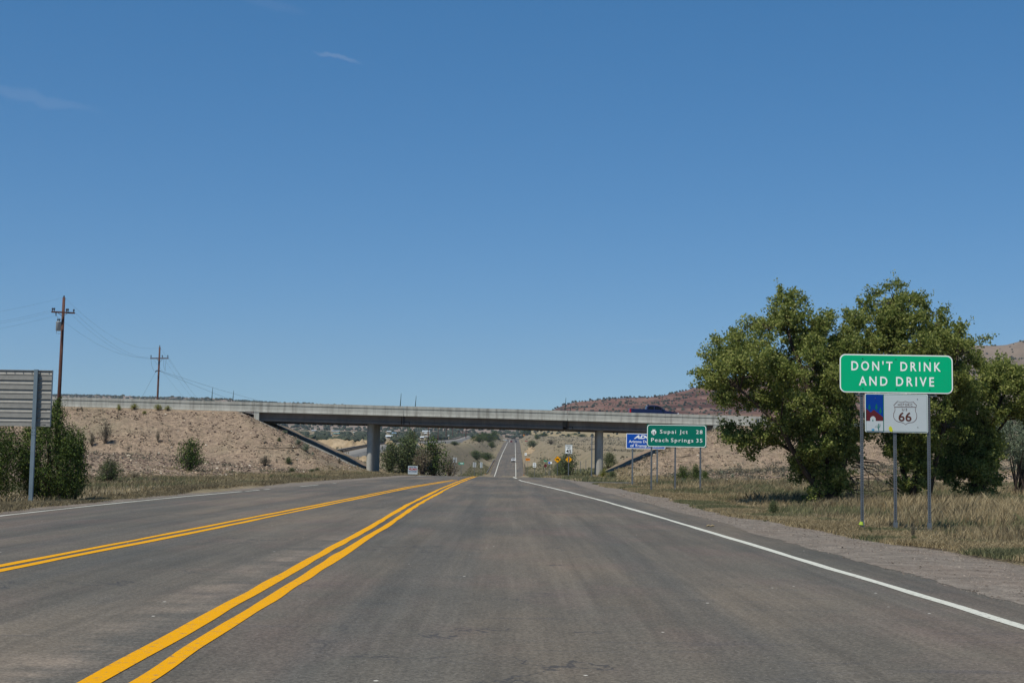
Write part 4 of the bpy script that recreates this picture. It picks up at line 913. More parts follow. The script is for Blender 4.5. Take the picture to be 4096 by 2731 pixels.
MB().tube([tuple(loc(pA, 224, 1250, 111.3)), tuple(loc(pA, 224, 1264, 111.3))], [.05, .03], 6).build('fuse_cutout', ins_m, pA)
for x0, x1 in ((232, 250), (272, 252)): MB().tube([tuple(loc(pA, x0, 1252, 111.5)), tuple(loc(pA, x1, 1264, 111.7))], .02, 4).build('brace', steel_d, pA)
mb = MB(); q = loc(pA, 234, 1304, 111.4); mb.tube([tuple(q + Vector((0,0,z))) for z in (-.38,-.36,.30,.34,.38)], [.17,.20,.20,.22,.12], 14); mb.build('transformer', can_m, pA, True)
for dx in (-.07, .07): insulator(pA, q + Vector((dx, 0, .38)), .2)
insulator(pA, tA - Vector((0,0,.05)), .2)
MB().tube([tuple(loc(pA, 226, 1262, 111.3)), tuple(loc(pA, 231, 1268, 111.2)), tuple(loc(pA, 233, 1283, 111.3))], .012, 4).build('jumper_wire', wire_m, pA)
MB().tube([tuple(q + Vector((-.15,0,-.1))), tuple(q + Vector((-.12,-.1,-.6))), tuple(loc(pA, 244, 1334, 111.8))], .015, 4).build('jumper_wire', wire_m, pA)
tipB = at(639, 1388, 196); bB = at(634, 1600, 196); basB = Vector((bB[0] - .2, 196, H(bB[0], 196) - .1))
pB, tB = pole('power_pole', 'brown wooden power pole standing behind the barrier, between the leaning pole and the bridge', basB, tipB, .17, .12, 'wooden power poles')
beam(pB, loc(pB, 601, 1433, 195.6), loc(pB, 674, 1433, 195.6), .07, 'crossarm', wood)
for px in (604, 649, 671): insulator(pB, loc(pB, px, 1431, 195.6), .38)
insulator(pB, tB - Vector((0,0,.05)), .3)
for x0, x1 in ((628, 637), (650, 641)): MB().tube([tuple(loc(pB, x0, 1436, 195.7)), tuple(loc(pB, x1, 1446, 195.8))], .025, 4).build('brace', steel_d, pB)
MB().tube([tuple(loc(pB, 621, 1487, 195.5)), tuple(loc(pB, 628, 1482, 195.5)), tuple(loc(pB, 642, 1484, 195.6))], [.09, .07, .05], 6).build('switch_bracket', ins_m, pB)
for a, b in ((604, 616), (655, 660), (666, 663)): MB().tube([tuple(loc(pB, a, 1436, 195.5)), tuple(loc(pB, (a+b)/2 - 3, 1462, 195.4)), tuple(loc(pB, b, 1483, 195.5))], .014, 4).build('jumper_wire', wire_m, pB)
def wire(a, b, sag, label, r=.006, group='overhead wires'):
    a, b = np.array(a, float), np.array(b, float); pts = []
    for k in range(17):
        t = k / 16; p = a * (1-t) + b * t; p[2] -= sag * 4 * t * (1-t); pts.append(p)
    mb = MB(); mb.tube(pts, r, 4, False); o = mb.build('overhead_wire', wire_m); tag(o, label, 'wire', group)
off = at(-1100, 1310, 60)
lbw = 'thin overhead wire running off the left edge from the leaning power pole'
for (px, py, ex, ey), od in zip(((254,1189,-900,1330), (210,1240,-900,1360), (217,1246,-900,1370), (224,1262,-900,1400)), ('topmost', 'second from top', 'third from top', 'lowest')): wire(at(px, py, 111.6), at(ex, ey, 62), .5, lbw + ', ' + od, .004)
lbw = 'thin overhead wire sagging between the two wooden power poles'
for (px, py, ex, ey, sg), od in zip(((257,1189,639,1388,1.5), (296,1247,671,1424,1.6), (272,1245,649,1424,1.6), (224,1262,604,1424,1.2)), ('topmost', 'second from top', 'third from top', 'lowest')): wire(at(px, py, 111.6), at(ex, ey, 195.6), sg, lbw + ', ' + od)
lbw = 'thin wire falling behind the barrier'
for (px, py, ex, ey), od in zip(((640,1388,930,1720), (671,1424,935,1735), (649,1424,925,1735), (604,1424,915,1740)), ('from the pole tip', 'from the right crossarm end', 'from beside the post', 'from the left crossarm end')): wire(at(px, py, 195.6), at(ex, ey, 330), 1.5, lbw + ', ' + od, .009)
wire(at(621,1490,195.5), at(555,1612,200), 0, 'slanting guy wire left of the second power pole', .012)
lbw = 'thin wire strung low across the sky above the bridge to the right'
for (px, py, ex, ey, sg), od in zip(((643,1484,2540,1625,9), (643,1486,2560,1650,12)), ('upper', 'lower')): wire(at(px, py, 195.6), at(ex, ey, 420), sg, lbw + ', ' + od, .014)
# line of poles along the railway
rp = [(1666,1724,1811),(1719.6,1700,1775),(1759,1698,1768),(1790.8,1704,1767),(1817,1708,1763),(1838,1722,1769),(1857,1722,1766),(1870,1708,1770),(1884,1726,1756),(1893,1728,1754),(1902,1730,1754),(1912,1731,1752),(1921,1733,1752)]
ords = ['nearest', 'second', 'third', 'fourth', 'fifth', 'sixth', 'seventh', 'eighth', 'ninth', 'tenth', 'eleventh', 'twelfth', 'farthest']
for k, (px, yt, yb) in enumerate(rp):
    D = 9.2 * FPX / max(yb - yt, 25); x, y = (px - 2048) / FPX * D, D; z = H(x, y); zt_ = at(px, yt, D)[2]
    r = empty('rail_side_pole', (x, y, z)); tag(r, f'thin dark wooden pole beyond the bridge, {ords[k]} of the row from the left', 'utility pole', 'thin poles beyond the bridge')
    MB().tube([(0,0,0), (0,0,zt_-z)], [.17 + D / 9000, .12 + D / 9000], 6).build('post', wood, r); MB().box(-.6, .6, -.05, .05, zt_-z-.7, zt_-z-.58).build('crossarm', wood, r)

# ------------------------------------------------------------------ signs
_cap = None
def text_obj(name, s, x, z, cap, y, mat, parent, width=None, bold=.0, spacing=1.0, align='L', th=.003, shear=0):
    """flat lettering lying in the x-z plane facing -y; x,z = baseline start (or centre), cap = capital height"""
    global _cap
    def mk(tx, b, sp):
        c = bpy.data.curves.new('t', 'FONT'); c.body = tx; c.offset = b; c.space_character = sp; c.resolution_u = 3; c.extrude = 0; c.shear = shear
        o = bpy.data.objects.new('t', c); col.objects.link(o); bpy.context.view_layer.update()
        me = bpy.data.meshes.new_from_object(o.evaluated_get(bpy.context.evaluated_depsgraph_get())); bpy.data.objects.remove(o); bpy.data.curves.remove(c); return me
    if _cap is None:
        m0 = mk('H', 0, 1); _cap = max(v.co.y for v in m0.vertices) - min(v.co.y for v in m0.vertices)
    me = mk(s, bold, spacing); k = cap / _cap; xs_ = [v.co.x for v in me.vertices]; x0, x1 = min(xs_), max(xs_); kx = k if width is None else width / (x1 - x0)
    ox = x - x0 * kx if align == 'L' else x - (x0 + x1) / 2 * kx if align == 'C' else x - x1 * kx
    for v in me.vertices: v.co = (v.co.x * kx + ox, y, v.co.y * k + z)
    me.name = name
    o = link(name, me, mat, parent); return o
def signmat(name, c, rough=.75):
    M = Mat(name, rough, .08); n = M.noise(2.2, 5); M.col(M.mix(M.mr(n, .4, .72, 0, .35), c, tuple(v * .82 + .008 for v in c[:3]) + (1,))); return M.m
sg_green = signmat('sign green', lin('#02b37b')); sg_green2 = signmat('sign green worn', lin('#07725f')); sg_white = signmat('sign white', lin('#f4f8f4')); sg_blue = signmat('sign blue', lin('#1050b0'))
sg_yel = signmat('sign yellow', lin('#ffb405')); sg_blk = signmat('sign black', lin('#1a1a1c')); sg_brown = signmat('sign brown', lin('#5b3a33')); sg_dkblue = signmat('sign deep blue', lin('#0a3c8f'))
sg_grey = signmat('sign pale grey', lin('#b9c2c4')); sg_maroon = signmat('sign maroon', lin('#5c262c')); sg_teal = signmat('sign teal', lin('#12695f')); sg_org = signmat('sign orange', lin('#d9801f')); sg_back = signmat('sign bare back', lin('#a9adac'), .4)
sg_red = signmat('sign red', lin('#97242a')); sg_navy = signmat('sign navy', lin('#2c3a66')); sg_ltgreen = signmat('sign small green', lin('#2f8f74'))
def panel(root, nm, pts, y0, th, m): return MB().prism_xz(pts, y0, y0 + th).build(nm, m, root)
def post(root, x, z0, z1, y0, wd=.05, name='post', m=None, holes=True):
    mb = MB(); t = .006; d = .035   # u-channel
    mb.box(x - wd/2, x + wd/2, y0, y0 + t, z0, z1); mb.box(x - wd/2, x - wd/2 + t, y0 + t, y0 + d, z0, z1); mb.box(x + wd/2 - t, x + wd/2, y0 + t, y0 + d, z0, z1)
    o = mb.build(name, m or steel_d, root)
    if holes:
        hb = MB(); z = z0 + .1
        while z < z1 - .03: hb.box(x - .009, x + .009, y0 - .0015, y0 + .001, z - .012, z + .012); z += .05
        hb.build('holes', dark_m, o)
    return o

# DON'T DRINK AND DRIVE with the historic route marker below
D1 = 30.0; c1 = at(3585, 1495, D1); K = .2423 * D1 / FPX
gz = H(c1[0], D1)
root = empty('road_sign', (c1[0], D1, gz)); tag(root, 'big green DON\'T DRINK AND DRIVE sign on three perforated steel posts', 'road sign')
def cz(cx, cy, x0=1177, y0=475.): return ((cx - x0) * K, (-(cy - y0) + .0165 * (cx - x0)) * K + c1[2] - gz)
zc = c1[2] - gz; w2, h2 = 935 * K, 317 * K
panel(root, 'panel', rrect(-w2, w2, zc - h2, zc + h2, .125, 8), 0, .003, sg_white)
panel(root, 'face', rrect(-w2 + .024, w2 - .024, zc - h2 + .024, zc + h2 - .024, .103, 8), -.003, .003, sg_green)
capz = 145 * K
def row(s, x0, x1, ybase, nm='lettering'):
    a = cz(x0, ybase); b = cz(x1, ybase + (x1 - x0) * .0165); return text_obj(nm, s, a[0], cz(x0, ybase)[1], capz, -.0062, sg_white, root, width=(x1 - x0) * K, bold=.016, spacing=1.42)
row("DON'T DRINK", 434, 1915, 411); row("AND DRIVE", 557, 1800, 662)
for cx, cy in ((622, 222), (1172, 235), (1727, 243), (622, 717), (1172, 725), (1727, 737)):
    x, z = cz(cx, cy); MB().tube([(x, -.009, z), (x, -.002, z)], .011, 8).build('bolt', sg_blk, root)
for px in (3448.6, 3581, 3716.5):
    p = at(px, 1620, D1); x = p[0] - c1[0]; zt_ = zc + h2 - .03 if px != 3581 else zc - h2 + .1
    gl = H(p[0], D1) - gz; post(root, x, gl - .02, zt_, .032, .062)
    MB().box(x - .04, x + .04, .02, .09, gl - .05, gl + .17).build('base_sleeve', steel, root)
panel(root, 'rail', [(-.87, zc - h2 - .06), (.87, zc - h2 - .06), (.87, zc - h2 - .035), (-.87, zc - h2 - .035)], .02, .012, steel_d)
x = at(3446, 2110, D1)[0] - c1[0]; MB().tube([(x, .03, .10), (x + .01, .03, .17)], [.055, .03], 8).build('flagging_tape', plain('lime tape', lin('#9db53a'), .8), root)
# historic marker: a sign of its own bolted below
hx0, hx1 = 658, 1697; hy0, hy1 = 797, 1447
rt = empty('route_marker_sign', (c1[0], D1, gz)); tag(rt, 'grey Historic U S 66 sign with a desert picture, bolted under the big green sign', 'road sign')
cxm = (hx0 + hx1) / 2; xa, xb = cz(hx0, 0)[0], cz(hx1, 0)[0]; za = cz(cxm, hy1 - 6)[1]; zb = cz(cxm, hy0 + 10)[1]; zb = min(zb, zc - h2 - .006)
def q(cx, cy): return cz(cx, cy)
panel(rt, 'panel', rrect(xa, xb, za, zb, .035), .006, .003, sg_white)
panel(rt, 'border', rrect(xa + .012, xb - .012, za + .012, zb - .012, .028), .003, .003, sg_teal)
def quad(x0, y0, x1, y1): a = q(x0, y0); b = q(x1, y1); return [(a[0], b[1]), (b[0], b[1]), (b[0], a[1]), (a[0], a[1])]
fx0 = xa + .022; fx1 = xb - .022; fz0 = za + .022; fz1 = zb - .022; xd = q(970, 0)[0]; xl = q(955, 0)[0]
panel(rt, 'face', rrect(xd, fx1, fz0, fz1, .012), .0, .003, sg_grey)
panel(rt, 'picture_sky', [(fx0, fz0), (xl, fz0), (xl, fz1), (fx0, fz1)], .0, .003, sg_dkblue)
def poly(nm, pts, y, m, flip=False):
    P = [q(*p) for p in pts]; P = [(min(max(x, fx0), fx1), min(max(z, fz0), fz1)) for x, z in P]; return panel(rt, nm, P, y, .002, m)
panel(rt, 'mountain', [(fx0, q(0,1260)[1]), (q(955,1260)[0], q(955,1250)[1]), q(955,1190), q(800,1065), q(750,1112), (fx0, q(680,1045)[1])], -.0022, .002, sg_maroon)
for cx, cy, hh in ((730, 970, 100), (845, 960, 115), (910, 1025, 110)):
    panel(rt, 'pine', [q(cx - 6, cy + hh), q(cx + 6, cy + hh), q(cx + 5, cy + hh*.78), q(cx + 26, cy + hh*.8), q(cx + 12, cy + hh*.45), q(cx + 18, cy + hh*.45), q(cx, cy), q(cx - 18, cy + hh*.45), q(cx - 12, cy + hh*.45), q(cx - 26, cy + hh*.8), q(cx - 5, cy + hh*.78)], -.0018, .0015, sg_teal)
panel(rt, 'mission', [(fx0, fz0), (xl, fz0), (xl, q(955, 1252)[1]), q(832, 1252), q(830, 1205), q(808, 1180), q(786, 1172), q(762, 1182), q(742, 1205), q(740, 1252), (fx0, q(680, 1252)[1])], -.0045, .002, sg_grey)
panel(rt, 'doorway', [q(776, 1258), q(792, 1258), q(792, 1232), q(784, 1224), q(776, 1232)], -.0062, .0015, sg_teal)
panel(rt, 'cactus', [q(872, 1412), q(886, 1412), q(886, 1362), q(906, 1342), q(906, 1300), q(898, 1300), q(898, 1338), q(886, 1346), q(886, 1297), q(872, 1297), q(872, 1360), q(858, 1352), q(858, 1318), q(850, 1318), q(850, 1356), q(872, 1374)], -.0062, .0015, sg_teal)
def arc(p0, p1, p2, n=6): return [tuple(((1-t)**2*np.array(p0) + 2*t*(1-t)*np.array(p1) + t*t*np.array(p2))) for t in np.linspace(0, 1, n)[:-1]]
S = arc((1195,922),(1255,962),(1322,925)) + arc((1322,925),(1390,962),(1450,930)) + [(1450,930),(1515,998)] + arc((1515,998),(1470,1080),(1510,1130)) + arc((1510,1130),(1535,1240),(1440,1280)) + arc((1440,1280),(1350,1280),(1325,1318)) + arc((1325,1318),(1300,1280),(1205,1270)) + arc((1205,1270),(1100,1230),(1128,1120)) + arc((1128,1120),(1170,1070),(1128,992)) + [(1128,992)]
ctr = np.array([1322, 1110.]); Si = [tuple(np.array(p) + (ctr - np.array(p)) * .038) for p in S]
MB().ring_xz([q(*p) for p in S][::-1], [q(*p) for p in Si][::-1], -.0022, 0).build('shield_outline', sg_brown, rt)
panel(rt, 'shield_bar', [q(1143, 1028), q(1500, 1030), q(1500, 1021), q(1143, 1019)], -.0021, .002, sg_brown)
text_obj('lettering', 'HISTORIC', q(1200, 0)[0], q(1200, 1003)[1], 40 * K, -.003, sg_brown, rt, width=240 * K, bold=.004, spacing=1.25)
text_obj('lettering', 'U S', q(1268, 0)[0], q(1268, 1083)[1], 38 * K, -.003, sg_brown, rt, width=84 * K, bold=.01)
text_obj('lettering', '66', q(1208, 0)[0], q(1208, 1252)[1], 140 * K, -.003, sg_brown, rt, width=216 * K, bold=.018)
for cx, cy in ((1523, 892), (1525, 1355), (828, 876), (830, 1345)): a = q(cx, cy); MB().tube([(a[0], -.009, a[1]), (a[0], 0, a[1])], .009, 8).build('bolt', steel_d, rt)
a = q(1079, 1385); t_ = MB().prism_xz([(a[0] + .045*math.cos(k)*(.9 if k < 3 else 1), a[1] + .058*math.sin(k) - .02*math.cos(k)) for k in np.linspace(0, 6, 10)], -.004, -.002).build('sticker', plain('yellow sticker', lin('#c9cc28'), .5), rt); t_['label'] = 'torn yellow sticker'
a = q(785, 1382); t_ = MB().prism_xz([(a[0] + .032*math.cos(k), a[1] - .01 + .03*math.sin(k)) for k in np.linspace(0, 5.6, 8)], -.0085, -.0065).build('sticker', plain('blue sticker', lin('#3f9ac4'), .4), rt); t_['label'] = 'round blue and white sticker'
MB().prism_xz([(a[0] - .03, a[1]), (a[0] + .028, a[1] + .002), (a[0] + .015, a[1] + .04), (a[0] - .01, a[1] + .035)], -.0105, -.0088).build('sticker_top', sg_grey, t_)

# distance sign
D2 = 69.0; c2 = at(2706.5, 1743, D2); k2 = .17007 * D2 / FPX; gz = H(c2[0], D2)
r2 = empty('distance_sign', (c2[0], D2, gz)); tag(r2, 'green distance sign reading Supai Jct 28 and Peach Springs 35 on three posts', 'road sign')
def d2(cx, cy): return ((cx - 1332) * k2, (-(cy - 972) + .0165 * (cx - 1332)) * k2 + c2[2] - gz)
zc = c2[2] - gz; w2, h2 = 699 * k2, 263 * k2
panel(r2, 'panel', rrect(-w2, w2, zc - h2, zc + h2, .02, 2), 0, .004, sg_green2)
MB().ring_xz(rrect(-w2 + .012, w2 - .012, zc - h2 + .008, zc + h2 - .008, .15, 6), rrect(-w2 + .042, w2 - .042, zc - h2 + .038, zc + h2 - .038, .12, 6), -.004, 0).build('border', sg_white, r2)
for s, xa_, xb_, yb, w_ in (('Supai', 940, 1315, 911, None), ('Jct', 1402, 1592, 917, None), ('28', 1788, 1938, 922, None), ('Peach', 735, 1135, 1105, None), ('Springs', 1200, 1722, 1112, None), ('35', 1792, 1936, 1122, None)):
    a = d2(xa_, yb); text_obj('lettering', s, a[0], a[1], 86 * k2, -.006, sg_white, r2, width=(xb_ - xa_) * k2, bold=.006, spacing=1.25)
sh = [(795,955)] + arc((795,955),(850,930),(858,868)) + [(850,858),(820,835),(838,820),(755,820),(772,835),(740,858)] + arc((735,868),(740,930),(795,955))
panel(r2, 'route_shield', [d2(*p) for p in sh][::-1], -.005, .004, sg_white)
a = d2(795, 935); text_obj('lettering', '18', a[0], a[1], 68 * k2, -.0072, sg_blk, r2, width=62 * k2, bold=.01, align='C')
for px in (2606, 2701, 2802):
    p = at(px, 1850, D2); x = p[0] - c2[0]; post(r2, x, H(p[0], D2) - gz - .05, zc + h2 - .05, .03, .08, holes=False)
# transport department sign
D3 = 82.0; c3 = at(2583, 1764, D3); k3 = .17007 * D3 / FPX; gz = H(c3[0], D3)
r3 = empty('information_sign', (c3[0], D3, gz)); tag(r3, 'blue ADOT Arizona Department of Transportation sign half hidden behind the distance sign', 'road sign')
def d3(cx, cy): return ((cx - 603) * k3, (-(cy - 1082) + .0165 * (cx - 603)) * k3 + c3[2] - gz)
zc = c3[2] - gz; w3, h3 = 459 * k3, 178 * k3
panel(r3, 'panel', rrect(-w3, w3, zc - h3, zc + h3, .05), 0, .004, sg_white); panel(r3, 'face', rrect(-w3 + .035, w3 - .035, zc - h3 + .035, zc + h3 - .035, .03), -.003, .003, sg_blue)
a = d3(322, 1018); text_obj('lettering', 'ADOT', a[0], a[1], 76 * k3, -.006, sg_white, r3, width=560 * k3, bold=.05, shear=.3)
a = d3(205, 1115); text_obj('lettering', 'Arizona Department', a[0], a[1], 60 * k3, -.006, sg_white, r3, width=800 * k3, bold=.012)
a = d3(238, 1212); text_obj('lettering', 'of Transportation', a[0], a[1], 60 * k3, -.006, sg_white, r3, width=730 * k3, bold=.012)
for px in (2530, 2629): p = at(px, 1850, D3); x = p[0] - c3[0]; post(r3, x, H(p[0], D3) - gz - .05, zc + h3 - .05, .03, .085, m=steel, holes=False)

# the ribbed back of the sign at left
D4 = 39.5; kk = .402 * D4 / FPX; pa = at(128, 2010, D4); pt = at(150, 1480, D4); pr = at(211, 1592, D4)
gz = H(pa[0], D4); r4 = empty('ribbed_sign', (pa[0], D4, gz)); tag(r4, 'ribbed bare aluminium back of a road sign on a blue-grey post at the left edge', 'road sign')
zt_, zb_ = pt[2] - gz, at(150, 1705, D4)[2] - gz; xr = at(212, 1480, D4)[0] - pa[0]; xl_ = xr - 2.9
alu = Mat('ribbed aluminium', .45, .5); alu.b.inputs['Metallic'].default_value = .15; alu.b.inputs['Roughness'].default_value = .6; alu.col(alu.mix(alu.mr(alu.noise(6, 6, .7), .35, .7), lin('#85847f'), lin('#98968f'))); alu = alu.m
lean = (at(208, 1705, D4)[0] - at(212, 1480, D4)[0])
n_r = 6; hh = (zt_ - zb_) / n_r; prof = []
for k in range(n_r):
    z = zb_ + k * hh; prof += [(0, z), (0, z + hh*.40), (-.010, z + hh*.46), (-.010, z + hh*.60), (0, z + hh*.66), (0, z + hh*.93), (-.026, z + hh*.94), (-.026, z + hh*.985)]
vs = []; fs = []
prof.append((0, zt_)); m_ = len(prof)
for x in (xl_, xr):
    for y, z in prof: vs.append((x, y, z))
    for y, z in prof[::-1]: vs.append((x, .02, z))
N2 = 2 * m_
for k in range(N2): k2_ = (k + 1) % N2; fs.append((k, k2_, N2 + k2_, N2 + k))
fs += [tuple(range(N2)), tuple(range(N2, 2*N2))[::-1]]
mb = MB(); mb.v = vs; mb.f = fs; mb.build('panel', alu, r4)
MB().box(xr - .012, xr + .004, -.04, .024, zb_, zt_).build('edge_trim', steel, r4)
bluepost = plain('blue-grey post', lin('#76868f'), .5, .5, .3, .2)
for px in (0, -290 * 4 / 4):
    x = pt[0] - pa[0] + (0 if px == 0 else -2.0); mb = MB(); x0 = x - .0
    mb.box(x0 - .052, x0 + .052, -.13, -.05, -.3, zt_ + .01).build('post', bluepost, r4)
    for zz in (zb_ - .04, zb_ - .16, zb_ - .24):
        for dx in (-.028, .028): MB().tube([(x0 + dx, -.136, zz), (x0 + dx, -.128, zz)], .009, 6).build('bolt', sg_blk, r4)
for k in range(12):
    x = xr - .12 - .24 * k; MB().tube([(x, -.045, zt_ - .04), (x, -.01, zt_ - .04)], .012, 6).build('clip', steel, r4)
text_obj('lettering', 'AZ 1/13', xr - .30, zb_ + hh * .68, .035, -.0135, sg_blk, r4, width=.22, bold=.01)
text_obj('lettering', 'SH-43', xr - .30, zb_ + hh * 1.68, .033, -.0135, sg_blk, r4, width=.17, bold=.01); text_obj('lettering', '33M', xr - .26, zb_ + hh * .12, .033, -.0015, sg_blk, r4, width=.12, bold=.01)

# small signs near and beyond the bridge
def base_sign(name, px, pyc, D, label, group=None, cat='road sign'):
    c = at(px, pyc, D); z = H(c[0], D); r = empty(name, (c[0], D, z)); tag(r, label, cat, group); return r, c[2] - z
def tiny(px, pyc, w_, h_, D, face, label, name='small_sign', backing=None, txt=None, tc_=None, ww=None, back=False):
    r, zc = base_sign(name, px, pyc, D, label); s = D / FPX; W, Hh = w_ * s / 2, h_ * s / 2
    panel(r, 'panel', rrect(-W, W, zc - Hh, zc + Hh, min(W, Hh) * .12, 3), 0, .01, face)
    yb = -.06 if back else .012
    MB().box(-.035, .035, yb, yb + .05, -.1, zc + Hh * (.95 if back else .9)).build('post', steel_d, r)
    return r, zc, W, Hh
r, zc, W, Hh = tiny(2275, 1796, 29, 36, 121, sg_white, 'white SPEED LIMIT 45 sign on a tall thin post under the bridge', 'speed_limit_sign')
MB().ring_xz(rrect(-W*.95, W*.95, zc-Hh*.96, zc+Hh*.96, .04, 3), rrect(-W*.88, W*.88, zc-Hh*.90, zc+Hh*.90, .03, 3), -.004, 0).build('border', sg_blk, r)
text_obj('lettering', 'SPEED', 0, zc + Hh*.50, Hh*.26, -.005, sg_blk, r, width=W*1.4, align='C', bold=.02); text_obj('lettering', 'LIMIT', 0, zc + Hh*.12, Hh*.26, -.005, sg_blk, r, width=W*1.15, align='C', bold=.02); text_obj('lettering', '45', 0, zc - Hh*.78, Hh*.72, -.005, sg_blk, r, width=W*1.5, align='C', bold=.03)
def diamond(px, py, D, label):
    r, zc = base_sign('warning_sign', px, py, D, label, 'yellow diamond warning signs'); h_ = 14.2 * D / FPX
    dia = lambda k: [(0, zc - h_*k), (h_*k, zc), (0, zc + h_*k), (-h_*k, zc)]
    panel(r, 'panel', dia(1.0), 0, .01, sg_yel); MB().ring_xz(dia(.93), dia(.88), -.004, 0).build('border', sg_blk, r); MB().box(-.04, .04, .012, .07, -.1, zc).build('post', steel_d, r); return r, zc, h_
r, zc, u = diamond(2230, 1837, 166, 'yellow diamond sign with a black cow, left of the pair')
panel(r, 'cow_symbol', [(u*a, zc + u*b) for a, b in ((-.52,.16),(-.46,.06),(-.34,.06),(-.26,-.10),(-.24,-.38),(-.16,-.38),(-.14,-.12),(.16,-.12),(.20,-.38),(.28,-.38),(.30,-.14),(.36,-.38),(.42,-.38),(.42,.10),(.36,.20),(-.20,.20),(-.34,.26),(-.40,.22))], -.005, .004, sg_blk)
r, zc, u = diamond(2275, 1837, 167, 'yellow diamond sign with black arrows, right of the pair')
for a, s in ((-.18, -1), (.2, 1)):
    panel(r, 'arrow_symbol', [(u*(a + x), zc + u*y*s) for x, y in ((-.05,-.45),(.05,-.45),(.05,.15),(.14,.15),(0,.5),(-.14,.15),(-.05,.15))][::s], -.005, .004, sg_blk)
panel(r, 'divider_symbol', [(u*(.02-.03), zc - u*.5), (u*(.02+.03), zc - u*.5), (u*.05, zc + u*.3), (-u*.01, zc + u*.3)], -.005, .004, sg_blk)
r, zc, W, Hh = tiny(2138, 1859, 13, 18, 262, sg_white, 'small white SPEED LIMIT 65 sign right of the far road', 'speed_limit_sign')
for t, z, h_, ww in (('SPEED', .52, .24, 1.5), ('LIMIT', .15, .24, 1.2), ('65', -.75, .65, 1.3)): text_obj('lettering', t, 0, zc + Hh*z, Hh*h_, -.006, sg_blk, r, width=W*ww, align='C', bold=.03)
r, zc, W, Hh = tiny(2103, 1816, 8, 10.5, 560, sg_white, 'tiny white sign beside the far road above the orange one'); panel(r, 'mark', [(-W*.2, zc-Hh*.5), (W*.2, zc-Hh*.5), (W*.2, zc+Hh*.5), (-W*.2, zc+Hh*.5)], -.02, .01, sg_blk)
r, zc, W, Hh = tiny(2111, 1837, 17.5, 9.5, 420, sg_org, 'small orange rectangular sign right of the far road')
MB().box(-W*.75, W*.75, -.012, -.004, zc + Hh*.15, zc + Hh*.4).build('text_line', sg_blk, r)
r, zc, W, Hh = tiny(2182, 1843, 13.5, 5, 300, sg_ltgreen, 'small green street name sign right of the far road'); 
MB().prism_xz([(.33*math.cos(a), zc - 1.0 + .38*math.sin(a)) for a in np.arange(8)*math.pi/4 + .39], -.01, .01).build('stop_back', sg_maroon, r)
r, zc, W, Hh = tiny(2200, 1850, 15, 9, 270, sg_white, 'small white and blue sign left of the yellow diamonds'); panel(r, 'blue_field', [(-W*.9, zc-Hh*.8), (W*.2, zc-Hh*.8), (W*.2, zc+Hh*.8), (-W*.9, zc+Hh*.8)], -.006, .005, sg_blue)
tiny(1820, 1839, 16, 20, 230, sg_back, 'grey sign back on a thin post left of the far road, leftmost of three', back=True)
r, zc, W, Hh = tiny(1845, 1853, 22, 9, 260, sg_ltgreen, 'small green place name sign left of the far road'); MB().box(-W*.75, W*.75, -.012, -.004, zc - Hh*.25, zc + Hh*.3).build('text_line', sg_white, r)
tiny(1898, 1858, 14, 20, 290, sg_back, 'grey back of a sign left of the far road, middle of three', back=True)
tiny(1925, 1859, 9, 22, 330, sg_grey, 'narrow grey back of a sign nearest the left guardrail', back=True)
r, zc, W, Hh = tiny(2105, 1763, 11, 2.5, 900, sg_red, 'tiny red sign on the plain right of the far road'); r, zc, W, Hh = tiny(2095, 1740, 6, 5, 1500, sg_org, 'tiny orange sign by the far road before the trees')
# campaign sign
r, zc = base_sign('campaign_sign', 1651, 1880, 132, 'white campaign sign with red and black lettering standing low in the weeds', cat='campaign sign'); s = 132 / FPX; W, Hh = 19 * s, 16.5 * s; zc = Hh + .12
panel(r, 'panel', rrect(-W, W, zc - Hh, zc + Hh, .02, 2), 0, .012, sg_grey)
text_obj('lettering', 'AARON BELL', 0, zc + Hh*.52, Hh*.34, -.004, sg_navy, r, width=W*1.7, align='C', bold=.03); text_obj('lettering', 'WILDMAN', 0, zc - Hh*.02, Hh*.44, -.004, sg_red, r, width=W*1.8, align='C', bold=.05)
text_obj('lettering', 'FOR CONGRESS', 0, zc - Hh*.52, Hh*.34, -.004, sg_navy, r, width=W*1.75, align='C', bold=.03)
for a in (-.8, .8): MB().box(W*a - .02, W*a + .02, .013, .05, -.2, zc + Hh * .8).build('stake', wood, r)
# tall grey pole by the right pier
b = at(2366, 1912, 128); t = at(2368, 1745, 128); z = H(b[0], 128); r = empty('steel_pole', (b[0], 128, z)); tag(r, 'tall plain grey steel pole standing just left of the right bridge pier', 'pole')
MB().tube([(0, 0, -.1), (0, 0, t[2] - z)], [.055, .045], 8).build('shaft', steel, r); MB().tube([(0, 0, t[2] - z), (0, 0, t[2] - z + .06)], [.055, .03], 8).build('cap', steel_d, r)
# wire fence posts on the plain
for k, (px, od) in enumerate(((2328, 'tallest-looking one, just left of the grey pole'), (2290, 'right behind the arrow sign'), (2203, 'leftmost, by the small white and blue sign'), (2350, 'nearest the grey pole'), (2310, 'between arrow sign and grey pole'))):
    D = 190 + k * 8; x = (px - 2048) / FPX * D; z = H(x, D); r = empty('fence_post', (x, D, z)); tag(r, 'thin fence post on the plain, ' + od, 'fence post', 'fence posts beyond the bridge'); MB().tube([(0,0,-.1), (0,0,2.0)], .04, 5).build('stake', steel_d, r)
